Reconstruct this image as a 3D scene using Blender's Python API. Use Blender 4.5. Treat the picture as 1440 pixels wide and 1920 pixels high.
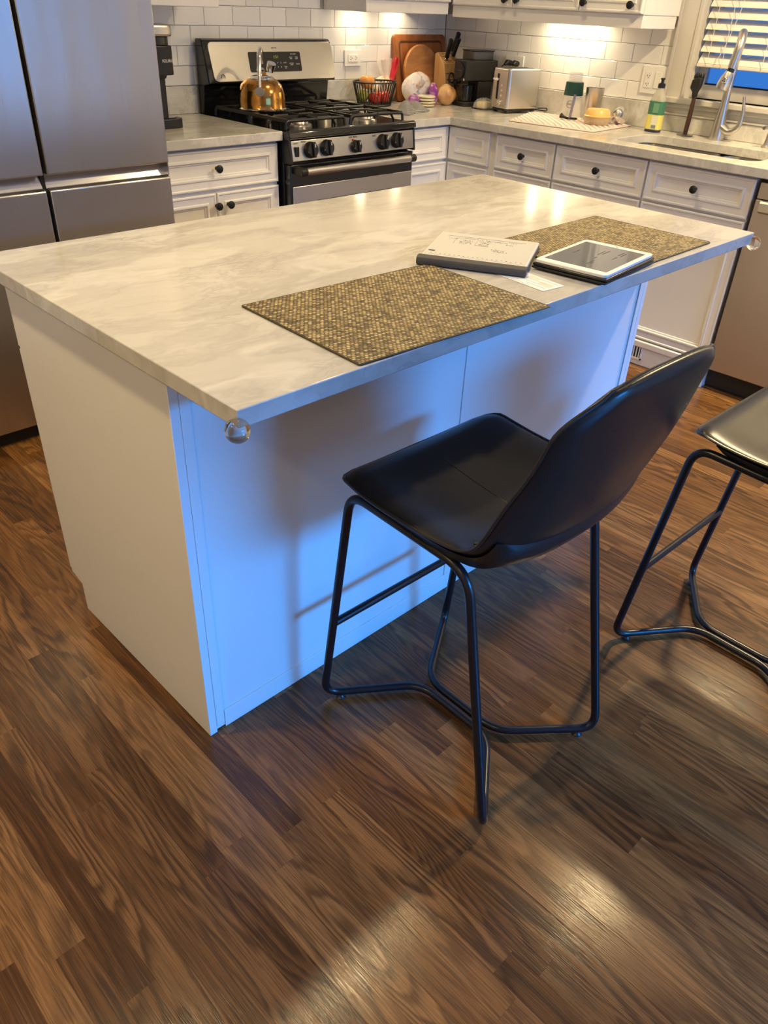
import bpy, bmesh, math, random
from mathutils import Vector, Matrix, Euler
random.seed(7)
R = math.radians
for o in list(bpy.data.objects): bpy.data.objects.remove(o, do_unlink=True)
scene = bpy.context.scene
C = scene.collection

# ------------------------------------------------------------------ camera
cam = bpy.data.cameras.new('camera'); camo = bpy.data.objects.new('camera', cam); C.objects.link(camo)
cam.sensor_fit = 'VERTICAL'; cam.sensor_height = 36.0; cam.lens = 1443.92 * 36.0 / 1920.0
camo.location = (-0.5404, -0.8189, 1.3966); camo.rotation_euler = (0.98200, -0.03985, -0.77239)
cam.clip_start = 0.02
scene.camera = camo
# ------------------------------------------------------------------ world: blue dusk sky
w = bpy.data.worlds.new('dusk'); scene.world = w; w.use_nodes = True
w.node_tree.nodes['Background'].inputs[0].default_value = (0.05, 0.24, 0.80, 1)
w.node_tree.nodes['Background'].inputs[1].default_value = 0.80
# ------------------------------------------------------------------ lights
def area(name, loc, rot, sx, sy, power, col, shape='RECTANGLE', spread=180):
    l = bpy.data.lights.new(name, 'AREA'); l.shape = shape; l.size = sx; l.size_y = sy
    l.energy = power; l.color = col; l.spread = R(spread)
    o = bpy.data.objects.new(name, l); C.objects.link(o); o.location = loc; o.rotation_euler = rot
    return o
WARM = (1.0, 0.765, 0.41)
area('window_daylight', (2.0, -8.0, 3.45), (R(70), 0, R(10)), 3.0, 1.1, 132, (0.01, 0.29, 1.0), spread=60)
area('door_sky_fill', (1.25, -3.19, 1.0), (R(90), 0, 0), 2.1, 1.8, 36, (0.14, 0.42, 1.0))  # extra emitter added in the door opening to fill shaded faces with blue
CANS_AND_FILL = [(-0.52, 0.62, 17), (0.74, 0.54, 12), (2.05, 1.35, 8), (2.62, -0.02, 58), (-1.55, 0.5, 11), (-1.6, -0.9, 8), (2.3, -2.0, 3)]  # far-left pair is added, unseen, to brighten the island end panel
for i, (x, y, p) in enumerate(CANS_AND_FILL):
    area('can_and_fill_lamp', (x, y, 2.425), (0, 0, 0), 0.13, 0.13, p, WARM, 'DISK', 150)
scene.view_settings.view_transform = 'Standard'; scene.view_settings.look = 'None'
scene.view_settings.gamma = 1.0; scene.view_settings.use_curve_mapping = False
scene.view_settings.exposure = 0.0

# ------------------------------------------------------------------ helpers
class MB:
    def __init__(s): s.v = []; s.f = []
    def add(s, vs, fs):
        n = len(s.v); s.v += [tuple(v) for v in vs]; s.f += [tuple(i + n for i in f) for f in fs]; return s
    def box(s, x0, y0, z0, x1, y1, z1):
        x0, x1 = min(x0, x1), max(x0, x1); y0, y1 = min(y0, y1), max(y0, y1); z0, z1 = min(z0, z1), max(z0, z1)
        return s.add([(x0,y0,z0),(x1,y0,z0),(x1,y1,z0),(x0,y1,z0),(x0,y0,z1),(x1,y0,z1),(x1,y1,z1),(x0,y1,z1)],
                     [(0,3,2,1),(4,5,6,7),(0,1,5,4),(1,2,6,5),(2,3,7,6),(3,0,4,7)])
    def prism(s, poly, a, b, f):
        # poly list of 2D, extruded from a to b; f(p,q,t)->xyz
        n = len(poly)
        vs = [f(p[0], p[1], a) for p in poly] + [f(p[0], p[1], b) for p in poly]
        fs = [tuple(range(n))[::-1], tuple(range(n, 2*n))] + [(i, (i+1) % n, n+(i+1) % n, n+i) for i in range(n)]
        return s.add(vs, fs)
    def lathe(s, prof, c=(0,0,0), n=28, axis='z', m=None, cap=True):
        vs = []; fs = []
        for (r, h) in prof:
            for k in range(n):
                a = 2*math.pi*k/n; p = (r*math.cos(a), r*math.sin(a), h)
                if axis == '-y': p = (p[0], -p[2], p[1])
                elif axis == '-x': p = (-p[2], p[0], p[1])
                elif axis == 'y': p = (p[0], p[2], p[1])
                elif axis == 'x': p = (p[2], p[0], p[1])
                if m is not None: p = tuple(m @ Vector(p))
                vs.append((p[0]+c[0], p[1]+c[1], p[2]+c[2]))
        for i in range(len(prof)-1):
            for k in range(n):
                fs.append((i*n+k, i*n+(k+1) % n, (i+1)*n+(k+1) % n, (i+1)*n+k))
        if cap:
            fs.append(tuple(range(n))[::-1]); fs.append(tuple(range((len(prof)-1)*n, len(prof)*n)))
        return s.add(vs, fs)
    def tube(s, path, r, n=10, closed=False):
        P = [Vector(p) for p in path]; m = len(P); rs = r if isinstance(r, (list, tuple)) else [r]*m
        T = []
        for i in range(m):
            a = P[(i-1) % m] if (closed or i > 0) else P[i]; b = P[(i+1) % m] if (closed or i < m-1) else P[i]
            T.append((b-a).normalized())
        up = Vector((0,0,1)) if abs(T[0].z) < .9 else Vector((1,0,0))
        N = (up - T[0]*up.dot(T[0])).normalized(); vs = []; fs = []
        for i in range(m):
            N = N - T[i]*N.dot(T[i])
            N = N.normalized() if N.length > 1e-6 else T[i].orthogonal().normalized()
            B = T[i].cross(N)
            for k in range(n):
                a = 2*math.pi*k/n; vs.append(P[i] + (N*math.cos(a) + B*math.sin(a))*rs[i])
        for i in range(m if closed else m-1):
            j = (i+1) % m
            for k in range(n): fs.append((i*n+k, i*n+(k+1) % n, j*n+(k+1) % n, j*n+k))
        if not closed: fs.append(tuple(range(n))[::-1]); fs.append(tuple(range((m-1)*n, m*n)))
        return s.add(vs, fs)
    def grid(s, rows, close_u=False):
        n = len(rows[0]); vs = [p for r in rows for p in r]; fs = []
        for i in range(len(rows)-1):
            for k in range(n if close_u else n-1):
                fs.append((i*n+k, i*n+(k+1) % n, (i+1)*n+(k+1) % n, (i+1)*n+k))
        return s.add(vs, fs)
    def xform(s, m):
        s.v = [tuple(m @ Vector(v)) for v in s.v]; return s

def fillet(path, r, n=6, closed=False):
    P = [Vector(p) for p in path]; out = []
    m = len(P)
    for i in range(m):
        if not closed and i in (0, m-1): out.append(P[i]); continue
        a, b, c = P[(i-1) % m], P[i], P[(i+1) % m]
        rr = r[i] if isinstance(r, (list, tuple)) else r
        d1 = (a-b); d2 = (c-b); k = min(rr, d1.length*.48, d2.length*.48)
        p0 = b + d1.normalized()*k; p2 = b + d2.normalized()*k
        for t in range(n+1):
            t /= n; out.append((1-t)**2*p0 + 2*t*(1-t)*b + t*t*p2)
    return out

def wloc(o):
    v = Vector((0,0,0))
    while o is not None: v += o.location; o = o.parent
    return v
def part(name, mb, mat, parent=None, smooth=True, bevel=0, seg=2, local=False, angle=35, fixn=True):
    me = bpy.data.meshes.new(name)
    off = Vector((0,0,0)) if (local or parent is None) else wloc(parent)
    me.from_pydata([(v[0]-off.x, v[1]-off.y, v[2]-off.z) for v in mb.v], [], mb.f)
    if fixn:
        bm = bmesh.new(); bm.from_mesh(me); bmesh.ops.recalc_face_normals(bm, faces=bm.faces); bm.to_mesh(me); bm.free()
    if smooth:
        me.shade_smooth()
        try: me.set_sharp_from_angle(angle=R(angle))
        except Exception: pass
    me.materials.append(mat)
    o = bpy.data.objects.new(name, me); C.objects.link(o); o.parent = parent
    if bevel:
        b = o.modifiers.new('bevel', 'BEVEL'); b.width = bevel; b.segments = seg; b.limit_method = 'ANGLE'; b.angle_limit = R(40)
        b.harden_normals = False
    return o
def tag(o, label, cat, group=None):
    o['label'] = label; o['category'] = cat
    if group: o['group'] = group
    return o
def thing(name, label, cat, loc=(0,0,0), rz=0, group=None):
    o = bpy.data.objects.new(name, None); C.objects.link(o); o.location = loc; o.rotation_euler = (0,0,rz)
    o.empty_display_size = .05
    return tag(o, label, cat, group)
def single(name, mb, mat, label, cat, group=None, **k):
    return tag(part(name, mb, mat, None, **k), label, cat, group)
def struct(name, mb, mat, **k):
    o = part(name, mb, mat, None, **k); o['kind'] = 'structure'; return o
def box(*a): return MB().box(*a)
def text(name, s, size, mat, parent, M, extrude=0.0002):
    cu = bpy.data.curves.new(name, 'FONT'); cu.body = s; cu.size = size; cu.align_x = 'CENTER'; cu.align_y = 'CENTER'; cu.extrude = extrude
    cu.resolution_u = 3
    t = bpy.data.objects.new(name, cu); C.objects.link(t)
    bpy.context.view_layer.update()
    me = bpy.data.meshes.new_from_object(t.evaluated_get(bpy.context.evaluated_depsgraph_get()))
    bpy.data.objects.remove(t, do_unlink=True)
    off = Matrix.Translation(-wloc(parent)) if parent is not None else Matrix()
    me.transform(off @ M); me.materials.clear(); me.materials.append(mat)
    o = bpy.data.objects.new(name, me); C.objects.link(o); o.parent = parent
    return o
def Mface(loc, facing):
    # text frame on a face: facing '-y' reads along +x, '-x' reads along -y, 'z' lies flat
    if facing == '-y': rot = Euler((R(90), 0, 0)).to_matrix().to_4x4()
    elif facing == '-x': rot = Euler((R(90), 0, R(-90))).to_matrix().to_4x4()
    else: rot = Matrix()
    return Matrix.Translation(loc) @ rot
def copy_tree(o, parent=None):
    c = o.copy(); C.objects.link(c); c.parent = parent
    for ch in [x for x in bpy.data.objects if x.parent == o]: copy_tree(ch, c)
    return c

# ------------------------------------------------------------------ materials
def mat(name, col, rough=.5, metal=0, spec=.5, coat=0, trans=0, ior=1.45, emit=None, es=0, alpha=1, aniso=0, sub=0):
    m = bpy.data.materials.new(name); m.use_nodes = True; p = m.node_tree.nodes['Principled BSDF']
    p.inputs['Base Color'].default_value = (*col, 1); p.inputs['Roughness'].default_value = rough; p.inputs['Metallic'].default_value = metal
    p.inputs['Specular IOR Level'].default_value = spec; p.inputs['Coat Weight'].default_value = coat; p.inputs['Coat Roughness'].default_value = .1
    p.inputs['Transmission Weight'].default_value = trans; p.inputs['IOR'].default_value = ior; p.inputs['Alpha'].default_value = alpha
    p.inputs['Anisotropic'].default_value = aniso
    if emit: p.inputs['Emission Color'].default_value = (*emit, 1); p.inputs['Emission Strength'].default_value = es
    return m
class NT:
    def __init__(s, m): s.t = m.node_tree; s.p = s.t.nodes['Principled BSDF']
    def n(s, typ, **k):
        nd = s.t.nodes.new(typ)
        for a, b in k.items():
            if a.startswith('i_'):
                key = a[2:]; key = int(key) if key.isdigit() else key.replace('_', ' ')
                nd.inputs[key].default_value = b
            else: setattr(nd, a, b)
        return nd
    def l(s, a, b): s.t.links.new(a, b)
    def math(s, op, a, b=None, c=None):
        nd = s.n('ShaderNodeMath', operation=op)
        for i, x in enumerate((a, b, c)):
            if x is None: continue
            if isinstance(x, (int, float)): nd.inputs[i].default_value = x
            else: s.l(x, nd.inputs[i])
        return nd.outputs[0]
    def ramp(s, fac, stops):
        nd = s.n('ShaderNodeValToRGB'); e = nd.color_ramp.elements
        while len(e) < len(stops): e.new(.5)
        for el, (pos, c) in zip(e, stops): el.position = pos; el.color = (*c, 1) if len(c) == 3 else c
        s.l(fac, nd.inputs[0]); return nd.outputs[0]
    def mix(s, fac, a, b, blend='MIX'):
        nd = s.n('ShaderNodeMix', data_type='RGBA', blend_type=blend)
        for i, x in ((0, fac), (6, a), (7, b)):
            if isinstance(x, (int, float)): nd.inputs[i].default_value = x
            elif isinstance(x, tuple): nd.inputs[i].default_value = (*x, 1)
            else: s.l(x, nd.inputs[i])
        return nd.outputs[2]
    def mapping(s, vec, scale=(1,1,1), loc=(0,0,0), rot=(0,0,0)):
        nd = s.n('ShaderNodeMapping'); nd.inputs['Scale'].default_value = scale; nd.inputs['Location'].default_value = loc; nd.inputs['Rotation'].default_value = rot
        s.l(vec, nd.inputs[0]); return nd.outputs[0]
    def noise(s, vec, scale, detail=2, rough=.5, dist=0, dim='3D', out=0):
        nd = s.n('ShaderNodeTexNoise', noise_dimensions=dim); nd.inputs['Scale'].default_value = scale; nd.inputs['Detail'].default_value = detail
        nd.inputs['Roughness'].default_value = rough; nd.inputs['Distortion'].default_value = dist
        s.l(vec, nd.inputs['Vector']); return nd.outputs[out]
    def pos(s): return s.n('ShaderNodeNewGeometry').outputs['Position']
    def obj(s): return s.n('ShaderNodeTexCoord').outputs['Object']
    def bump(s, h, strength=.3, dist=.002):
        nd = s.n('ShaderNodeBump'); nd.inputs['Strength'].default_value = strength; nd.inputs['Distance'].default_value = dist
        s.l(h, nd.inputs['Height']); s.l(nd.outputs[0], s.p.inputs['Normal'])

def paint(name, col, rough=.4):
    m = mat(name, col, rough); t = NT(m)
    n = t.noise(t.pos(), 3.0, 4)
    t.l(t.mix(t.math('MULTIPLY', n, .10), col, tuple(c*.8 for c in col)), t.p.inputs['Base Color'])
    t.bump(t.noise(t.pos(), 220, 2), .06, .001); return m
def steel(name, col, rough, vertical=True, streak=.12):
    m = mat(name, col, rough, 1); t = NT(m)
    sc = (900, 900, 4) if vertical else (4, 4, 900)
    n = t.noise(t.mapping(t.pos(), sc), 1.0, 2)
    t.l(t.math('ADD', t.math('MULTIPLY', n, streak), rough - streak*.5), t.p.inputs['Roughness'])
    big = t.noise(t.mapping(t.pos(), (2.5, 2.5, .7) if vertical else (.7, .7, 6)), 1.0, 3)
    t.l(t.mix(t.math('MULTIPLY', big, .25), col, tuple(c*.72 for c in col)), t.p.inputs['Base Color'])
    hb = t.math('ADD', t.math('MULTIPLY', n, .02), t.noise(t.mapping(t.pos(), (5, 5, .8) if vertical else (1, 1, 5)), 1.0, 2))
    t.bump(hb, .10, .05); return m

M = {}
M['cab'] = paint('cabinet_white', (.80, .78, .74), .32)
M['island'] = paint('island_white', (.74, .72, .68), .30)
M['wall'] = paint('wall_paint', (.80, .77, .70), .6)
M['ceiling'] = paint('ceiling_paint', (.86, .85, .82), .7)
M['trim'] = paint('trim_cream', (.56, .53, .475), .38)
M['slat'] = paint('blind_slat', (.76, .72, .63), .4)
M['tile'] = mat('glazed_tile', (.78, .77, .74), .12, coat=.3)
t = NT(M['tile']); ri = t.n('ShaderNodeObjectInfo').outputs['Random']
t.l(t.mix(ri, (.74, .73, .70), (.82, .81, .78)), t.p.inputs['Base Color'])
t.bump(t.noise(t.pos(), 14, 2), .12, .004)
M['grout'] = mat('grout', (.42, .40, .36), .9)
M['steel'] = steel('brushed_steel', (.60, .58, .56), .30)
M['steel_h'] = steel('brushed_steel_h', (.62, .60, .56), .32, False)
M['steel_dw'] = steel('dishwasher_steel', (.58, .53, .47), .42)
M['steel_rec'] = mat('steel_recess', (.60, .60, .62), .25, 1)
M['chrome'] = mat('chrome', (.78, .77, .75), .12, 1)
M['nickel'] = mat('brushed_nickel', (.58, .55, .50), .32, 1)
M['basin'] = mat('sink_steel', (.36, .34, .31), .34, 1)
M['black'] = mat('black_plastic', (.012, .012, .013), .35)
M['black_gloss'] = mat('black_enamel', (.008, .008, .009), .12, coat=.4)
M['black_matte'] = mat('black_matte', (.014, .013, .012), .55)
M['iron'] = mat('cast_iron', (.016, .015, .014), .42)
M['rod'] = mat('black_powder_coat', (.008, .008, .010), .28)
M['knob'] = mat('black_knob', (.010, .010, .010), .35)
M['dark'] = mat('dark_gap', (.01, .01, .01), .8)
M['white'] = mat('white_plastic', (.80, .79, .75), .35)
M['print_white'] = mat('white_print', (.80, .80, .78), .5)
M['print_grey'] = mat('grey_print', (.22, .22, .22), .5)
M['print_dark'] = mat('dark_print', (.03, .03, .03), .5)
M['emit_lamp'] = mat('lamp_glow', (1, 1, 1), .5, emit=(1, .78, .46), es=14)
M['emit_puck'] = mat('puck_glow', (1, 1, 1), .5, emit=(1, .80, .5), es=18)
M['display'] = mat('clock_digits', (.05, .06, .01), .5, emit=(.45, .55, .05), es=.5)
M['glass'] = mat('clear_glass', (.95, .96, .96), .02, trans=1, ior=1.3)
M['pane'] = mat('window_pane', (1, 1, 1), 0, trans=1, ior=1.02)
M['plastic_clear'] = mat('clear_plastic', (.97, .95, .88), .06, trans=1, ior=1.42)
def tinted(name, col, rough=.1, alpha=.4):
    return mat(name, col, rough, alpha=alpha)
M['bagfilm'] = tinted('bag_film', (.9, .86, .82), .12, .35)

# marble
def marble(name, base, vein, scale=1.0, bright=(.84, .83, .80)):
    m = mat(name, base, .16, coat=.15); t = NT(m); pos = t.mapping(t.pos(), rot=(.15, .1, .62), scale=(1.0, 2.3, 1.6))
    warp = t.noise(pos, 2.6*scale, 4, .55, out=1)
    wp = t.n('ShaderNodeVectorMath', operation='MULTIPLY_ADD'); t.l(warp, wp.inputs[0]); wp.inputs[1].default_value = (.55, .55, .55); t.l(pos, wp.inputs[2]); wp = wp.outputs[0]
    n1 = t.noise(wp, 1.9*scale, 6, .62)
    v1 = t.math('SUBTRACT', 1.0, t.math('MULTIPLY', t.math('ABSOLUTE', t.math('SUBTRACT', n1, .5)), 13.0)); v1 = t.math('MAXIMUM', v1, 0.0)
    n2 = t.noise(wp, 6.5*scale, 5, .65)
    v2 = t.math('MAXIMUM', t.math('SUBTRACT', 1.0, t.math('MULTIPLY', t.math('ABSOLUTE', t.math('SUBTRACT', n2, .47)), 22.0)), 0.0)
    mask = t.ramp(t.noise(t.pos(), 2.2, 3), [(.42, (0,0,0)), (.68, (1,1,1))])
    cl = t.ramp(t.noise(wp, 1.1*scale, 5, .6), [(.30, vein), (.56, base), (.75, bright)])
    c = t.mix(.42, base, cl)
    c = t.mix(t.math('MULTIPLY', v1, .42), c, vein)
    c = t.mix(t.math('MULTIPLY', t.math('MULTIPLY', v2, mask), .62), c, tuple(x*.75 for x in vein))
    n3 = t.noise(wp, 1.3*scale, 3, .5)
    v3 = t.math('MAXIMUM', t.math('SUBTRACT', 1.0, t.math('MULTIPLY', t.math('ABSOLUTE', t.math('SUBTRACT', n3, .56)), 26.0)), 0.0)
    c = t.mix(t.math('MULTIPLY', v3, .55), c, bright)
    t.l(c, t.p.inputs['Base Color'])
    t.l(t.math('ADD', t.math('MULTIPLY', n2, .10), .10), t.p.inputs['Roughness'])
    return m
M['marble'] = marble('island_marble', (.545, .520, .465), (.325, .305, .265), 1.0, (.66, .640, .585))
M['marble2'] = marble('counter_marble', (.62, .60, .555), (.40, .385, .35), 1.3, (.74, .72, .68))

# oak floor boards
def oak():
    m = mat('stained_oak', (.1, .05, .02), .33); t = NT(m)
    ri = t.n('ShaderNodeObjectInfo').outputs['Random']
    pos = t.pos(); sep = t.n('ShaderNodeSeparateXYZ'); t.l(pos, sep.inputs[0])
    off = t.math('MULTIPLY', ri, 97.0)
    comb = t.n('ShaderNodeCombineXYZ'); t.l(sep.outputs[0], comb.inputs[0]); t.l(sep.outputs[1], comb.inputs[1]); t.l(off, comb.inputs[2]); P = comb.outputs[0]
    # growth rings: a low frequency height field, contoured, stretched along the board (y)
    h = t.noise(t.mapping(P, (9.0, 1.15, 1)), 1.0, 2, .45)
    h2 = t.noise(t.mapping(P, (30.0, 7.0, 1)), 1.0, 3, .6)
    f = t.math('ADD', t.math('MULTIPLY', h, 1.0), t.math('MULTIPLY', h2, .055))
    freq = t.math('ADD', 9.0, t.math('MULTIPLY', t.math('FRACT', t.math('MULTIPLY', ri, 7.31)), 15.0))
    ring = t.math('FRACT', t.math('MULTIPLY', f, freq))
    band = t.ramp(ring, [(0, (0,0,0)), (.30, (.12,)*3), (.62, (.9,)*3), (.80, (1,1,1)), (1, (0,0,0))])
    # fine pores
    pore = t.noise(t.mapping(P, (420, 9, 1)), 1.0, 3, .7)
    pr = t.ramp(pore, [(.42, (0,0,0)), (.64, (1,1,1))])
    mott = t.noise(t.mapping(P, (14, 5, 1)), 1.0, 4, .6)
    tone = t.ramp(ri, [(0, (.115, .047, .0135)), (.3, (.185, .081, .0240)), (.7, (.255, .117, .0350)), (1, (.345, .167, .0520))])
    dark = t.mix(.78, tone, (.026, .012, .006), 'MIX')
    stren = t.math('ADD', .42, t.math('MULTIPLY', t.math('FRACT', t.math('MULTIPLY', ri, 13.7)), .58))
    c = t.mix(t.math('MULTIPLY', band, stren), tone, dark)
    c = t.mix(t.math('MULTIPLY', pr, .55), c, (.024, .011, .0055))
    lp = t.ramp(t.noise(t.mapping(P, (300, 6, 1), loc=(7, 3, 0)), 1.0, 2, .6), [(.55, (0,0,0)), (.75, (1,1,1))])
    c = t.mix(t.math('MULTIPLY', lp, .36), c, (.30, .15, .055))
    c = t.mix(t.math('MULTIPLY', mott, .35), c, t.mix(.5, c, (.030, .016, .010)))
    t.l(c, t.p.inputs['Base Color'])
    t.l(t.math('ADD', t.math('MULTIPLY', pore, .14), .12), t.p.inputs['Roughness']); t.p.inputs['Specular IOR Level'].default_value = .38
    t.bump(t.math('SUBTRACT', t.math('MULTIPLY', band, -.25), t.math('MULTIPLY', pr, .7)), .12, .0012)
    return m
M['oak'] = oak()

def leather(name, col):
    m = mat(name, col, .34); t = NT(m); n = t.noise(t.obj(), 260, 3); n2 = t.noise(t.obj(), 9, 3)
    t.l(t.math('ADD', t.math('MULTIPLY', n2, .14), .23), t.p.inputs['Roughness'])
    t.bump(t.math('ADD', t.math('MULTIPLY', n, .35), n2), .12, .004); return m
M['leather'] = leather('black_leather', (.013, .0125, .012))
M['piping'] = leather('leather_piping', (.022, .019, .016))

# woven placemat
def weave():
    m = mat('woven_vinyl', (.2, .15, .07), .45); t = NT(m); p = t.obj(); sep = t.n('ShaderNodeSeparateXYZ'); t.l(p, sep.inputs[0])
    cx, cy = .0088, .0058
    row = t.math('FLOOR', t.math('DIVIDE', sep.outputs[1], cy))
    sh = t.math('MULTIPLY', t.math('FLOORED_MODULO', row, 2.0), .5)
    u = t.math('ADD', t.math('DIVIDE', sep.outputs[0], cx), sh); fu = t.math('FRACT', u); fv = t.math('FRACT', t.math('DIVIDE', sep.outputs[1], cy))
    hu = t.math('SINE', t.math('MULTIPLY', fu, math.pi)); hv = t.math('SINE', t.math('MULTIPLY', fv, math.pi))
    h = t.math('MULTIPLY', t.math('POWER', hu, .8), t.math('POWER', hv, .6))
    idc = t.n('ShaderNodeCombineXYZ'); t.l(t.math('FLOOR', u), idc.inputs[0]); t.l(row, idc.inputs[1])
    wn = t.n('ShaderNodeTexWhiteNoise', noise_dimensions='2D'); t.l(idc.outputs[0], wn.inputs[0])
    st = t.noise(t.mapping(p, (6, 90, 1)), 1.0, 3, .6); st2 = t.noise(t.mapping(p, (90, 5, 1)), 1.0, 3, .6)
    k = t.math('ADD', t.math('MULTIPLY', wn.outputs[0], .42), t.math('ADD', t.math('MULTIPLY', st, .35), t.math('MULTIPLY', st2, .30)))
    c = t.ramp(k, [(.25, (.060, .043, .022)), (.46, (.23, .165, .068)), (.66, (.46, .35, .150)), (.85, (.62, .50, .25))])
    c = t.mix(t.ramp(h, [(.15, (1,1,1)), (.6, (0,0,0))]), c, (.022, .016, .010))
    t.l(c, t.p.inputs['Base Color']); t.bump(h, .8, .003); return m
M['weave'] = weave()
M['weave_edge'] = mat('mat_edge', (.05, .038, .022), .6)

def wood(name, c0, c1, sc=(3, 3, 60), rough=.4):
    m = mat(name, c0, rough); t = NT(m); n = t.noise(t.mapping(t.obj(), sc), 1.0, 4, .6, .4)
    t.l(t.ramp(n, [(.3, c0), (.7, c1)]), t.p.inputs['Base Color']); return m
M['board'] = wood('cherry_board', (.20, .065, .018), (.36, .13, .04), (50, 6, 6))
M['board2'] = wood('round_board_wood', (.36, .15, .05), (.52, .24, .09), (6, 6, 40))
M['block'] = wood('knife_block_wood', (.40, .22, .09), (.55, .33, .15), (40, 40, 3))
M['handle_wood'] = wood('brush_handle_wood', (.055, .020, .008), (.11, .045, .02), (40, 40, 3))

# ================================================================== room shell
XW, YW = 3.3676, 2.677           # sink wall, range wall
XL, YF, ZC = -2.2, -3.2, 2.44
H = 0.914
fl = struct('floor', box(XL, YF, -.06, XW, YW, -.012), M['dark'], smooth=False)
# oak strips as single boards
PW = .0535
def plank_mesh():
    e = .00035; mb = MB(); a = PW/2
    z0, z1 = -.012, 0
    mb.add([(-a,-.5,z0),(a,-.5,z0),(a,.5,z0),(-a,.5,z0),(-a,-.5,-e),(a,-.5,-e),(a,.5,-e),(-a,.5,-e),
            (-a+e,-.4999,z1),(a-e,-.4999,z1),(a-e,.4999,z1),(-a+e,.4999,z1)],
           [(0,1,5,4),(1,2,6,5),(2,3,7,6),(3,0,4,7),(4,5,9,8),(5,6,10,9),(6,7,11,10),(7,4,8,11),(8,9,10,11)])
    return mb
pm = part('plank', plank_mesh(), M['oak'], fl, smooth=False); plank_me = pm.data; first = True
PX0, PX1, PY0, PY1 = -1.02, 2.86, -.98, 2.06
def hidden(x, y0, y1):
    return x > .14 and x < 1.5 and y0 > .30 and y1 < .84
strips = []; k0 = math.ceil((PX0 - .1)/PW); k1 = math.floor((PX1 - .1)/PW)
fixed = {0: [-.513], 1: [-.571], -3: [-.11], -4: [-.006], -2: [-.058], 2: [-.33]}
cnt = 0
for k in range(k0, k1+1):
    x = .1 + PW*(k + .5); rr = random.Random(k*31 + 5)
    ys = [PY0 - rr.random()*.5]
    cuts = fixed.get(k)
    y = ys[0]
    while y < PY1:
        y += rr.uniform(.62, 1.45); ys.append(min(y, PY1 + .0))
    if cuts:
        ys = sorted(set([v for v in ys if abs(v - cuts[0]) > .30] + cuts))
    for a, b in zip(ys[:-1], ys[1:]):
        if b - a < .03: continue
        # skip boards that only lie under the island or outside the view
        if x > .10 and x < 1.56 and a > .28: 
            if b < .93: continue
        if cnt >= 296: break
        o = pm if first else pm.copy()
        if not first: C.objects.link(o); o.parent = fl
        first = False; cnt += 1
        o.location = (x, (a+b)/2, 0); o.scale = (1, b - a, 1)
# floor beyond the separately laid boards
rest = MB()
for (a, b, c, d) in ((XL, YF, PX0 - .02, YW), (PX0 - .02, YF, PX1, PY0 - .02), (PX0, PY1, PX1, YW), (PX1, YF, XW, YW)):
    rest.box(a, b, -.0125, c, d, -.0025)
part('floor_covering', rest, M['oak'], fl, smooth=False)['kind'] = 'stuff'

ceil = struct('ceiling', box(XL, YF, ZC, XW + .14, YW + .14, ZC + .1), M['ceiling'], smooth=False)
wb = struct('wall_back', box(XL, YW + .003, -.02, XW + .14, YW + .14, ZC), M['wall'], smooth=False)
# sink wall with its window opening
WY0, WY1, WZ0, WZ1 = .12, 1.125, 1.06, 2.05
wr = MB(); wr.box(XW + .003, WY1, -.02, XW + .14, YW + .003, ZC).box(XW + .003, YF, -.02, XW + .14, WY0, ZC)
wr.box(XW + .003, WY0, -.02, XW + .14, WY1, WZ0).box(XW + .003, WY0, WZ1, XW + .14, WY1, ZC)
wr = struct('wall_right', wr, M['wall'], smooth=False)
struct('wall_left', box(XL - .1, YF, -.02, XL, YW + .14, ZC), M['wall'], smooth=False)
# wall behind the viewer with a glazed patio door opening
VX0, VX1, VZ0, VZ1 = .15, 2.35, .02, 1.95
wf = MB(); wf.box(XL, YF - .12, -.02, VX0, YF, ZC).box(VX1, YF - .12, -.02, XW + .14, YF, ZC).box(VX0, YF - .12, -.02, VX1, YF, VZ0).box(VX0, YF - .12, VZ1, VX1, YF, ZC)
struct('wall_front', wf, M['wall'], smooth=False)
w2 = MB(); e = .05
w2.box(VX0 - e, YF, VZ0 - e, VX0, YF + .02, VZ1 + e).box(VX1, YF, VZ0 - e, VX1 + e, YF + .02, VZ1 + e).box(VX0, YF, VZ0 - e, VX1, YF + .02, VZ0).box(VX0, YF, VZ1, VX1, YF + .02, VZ1 + e)
struct('window_2', w2, M['trim'], bevel=.003)

# ---- subway tiles
ZT, PZ, PXT = 1.0277, .0776, .1544
def tile_mb(L, Ht, wall):
    g = .0009; e = .0016; t0, t1 = 0, .007
    a, b, c, d = g, L - g, g, Ht - g
    P = [(a,c,t0),(b,c,t0),(b,d,t0),(a,d,t0),(a,c,t1-.0012),(b,c,t1-.0012),(b,d,t1-.0012),(a,d,t1-.0012),(a+e,c+e,t1),(b-e,c+e,t1),(b-e,d-e,t1),(a+e,d-e,t1)]
    F = [(0,1,5,4),(1,2,6,5),(2,3,7,6),(3,0,4,7),(4,5,9,8),(5,6,10,9),(6,7,11,10),(7,4,8,11),(8,9,10,11)]
    m = MB(); m.add([(p[0], -p[2], p[1]) for p in P] if wall == 'b' else [(-p[2], -p[0], p[1]) for p in P], F); return m
tile_cache = {}
def put_tile(wall, s, row, L):
    key = (wall, round(L, 4))
    if key not in tile_cache:
        o = part('tile', tile_mb(L, PZ, wall), M['tile'], wb if wall == 'b' else wr, smooth=False, local=True); tile_cache[key] = o.data
    else:
        o = bpy.data.objects.new('tile', tile_cache[key]); C.objects.link(o); o.parent = wb if wall == 'b' else wr
    o.location = (s, YW - .001, ZT + row*PZ) if wall == 'b' else (XW - .001, s, ZT + row*PZ)
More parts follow.
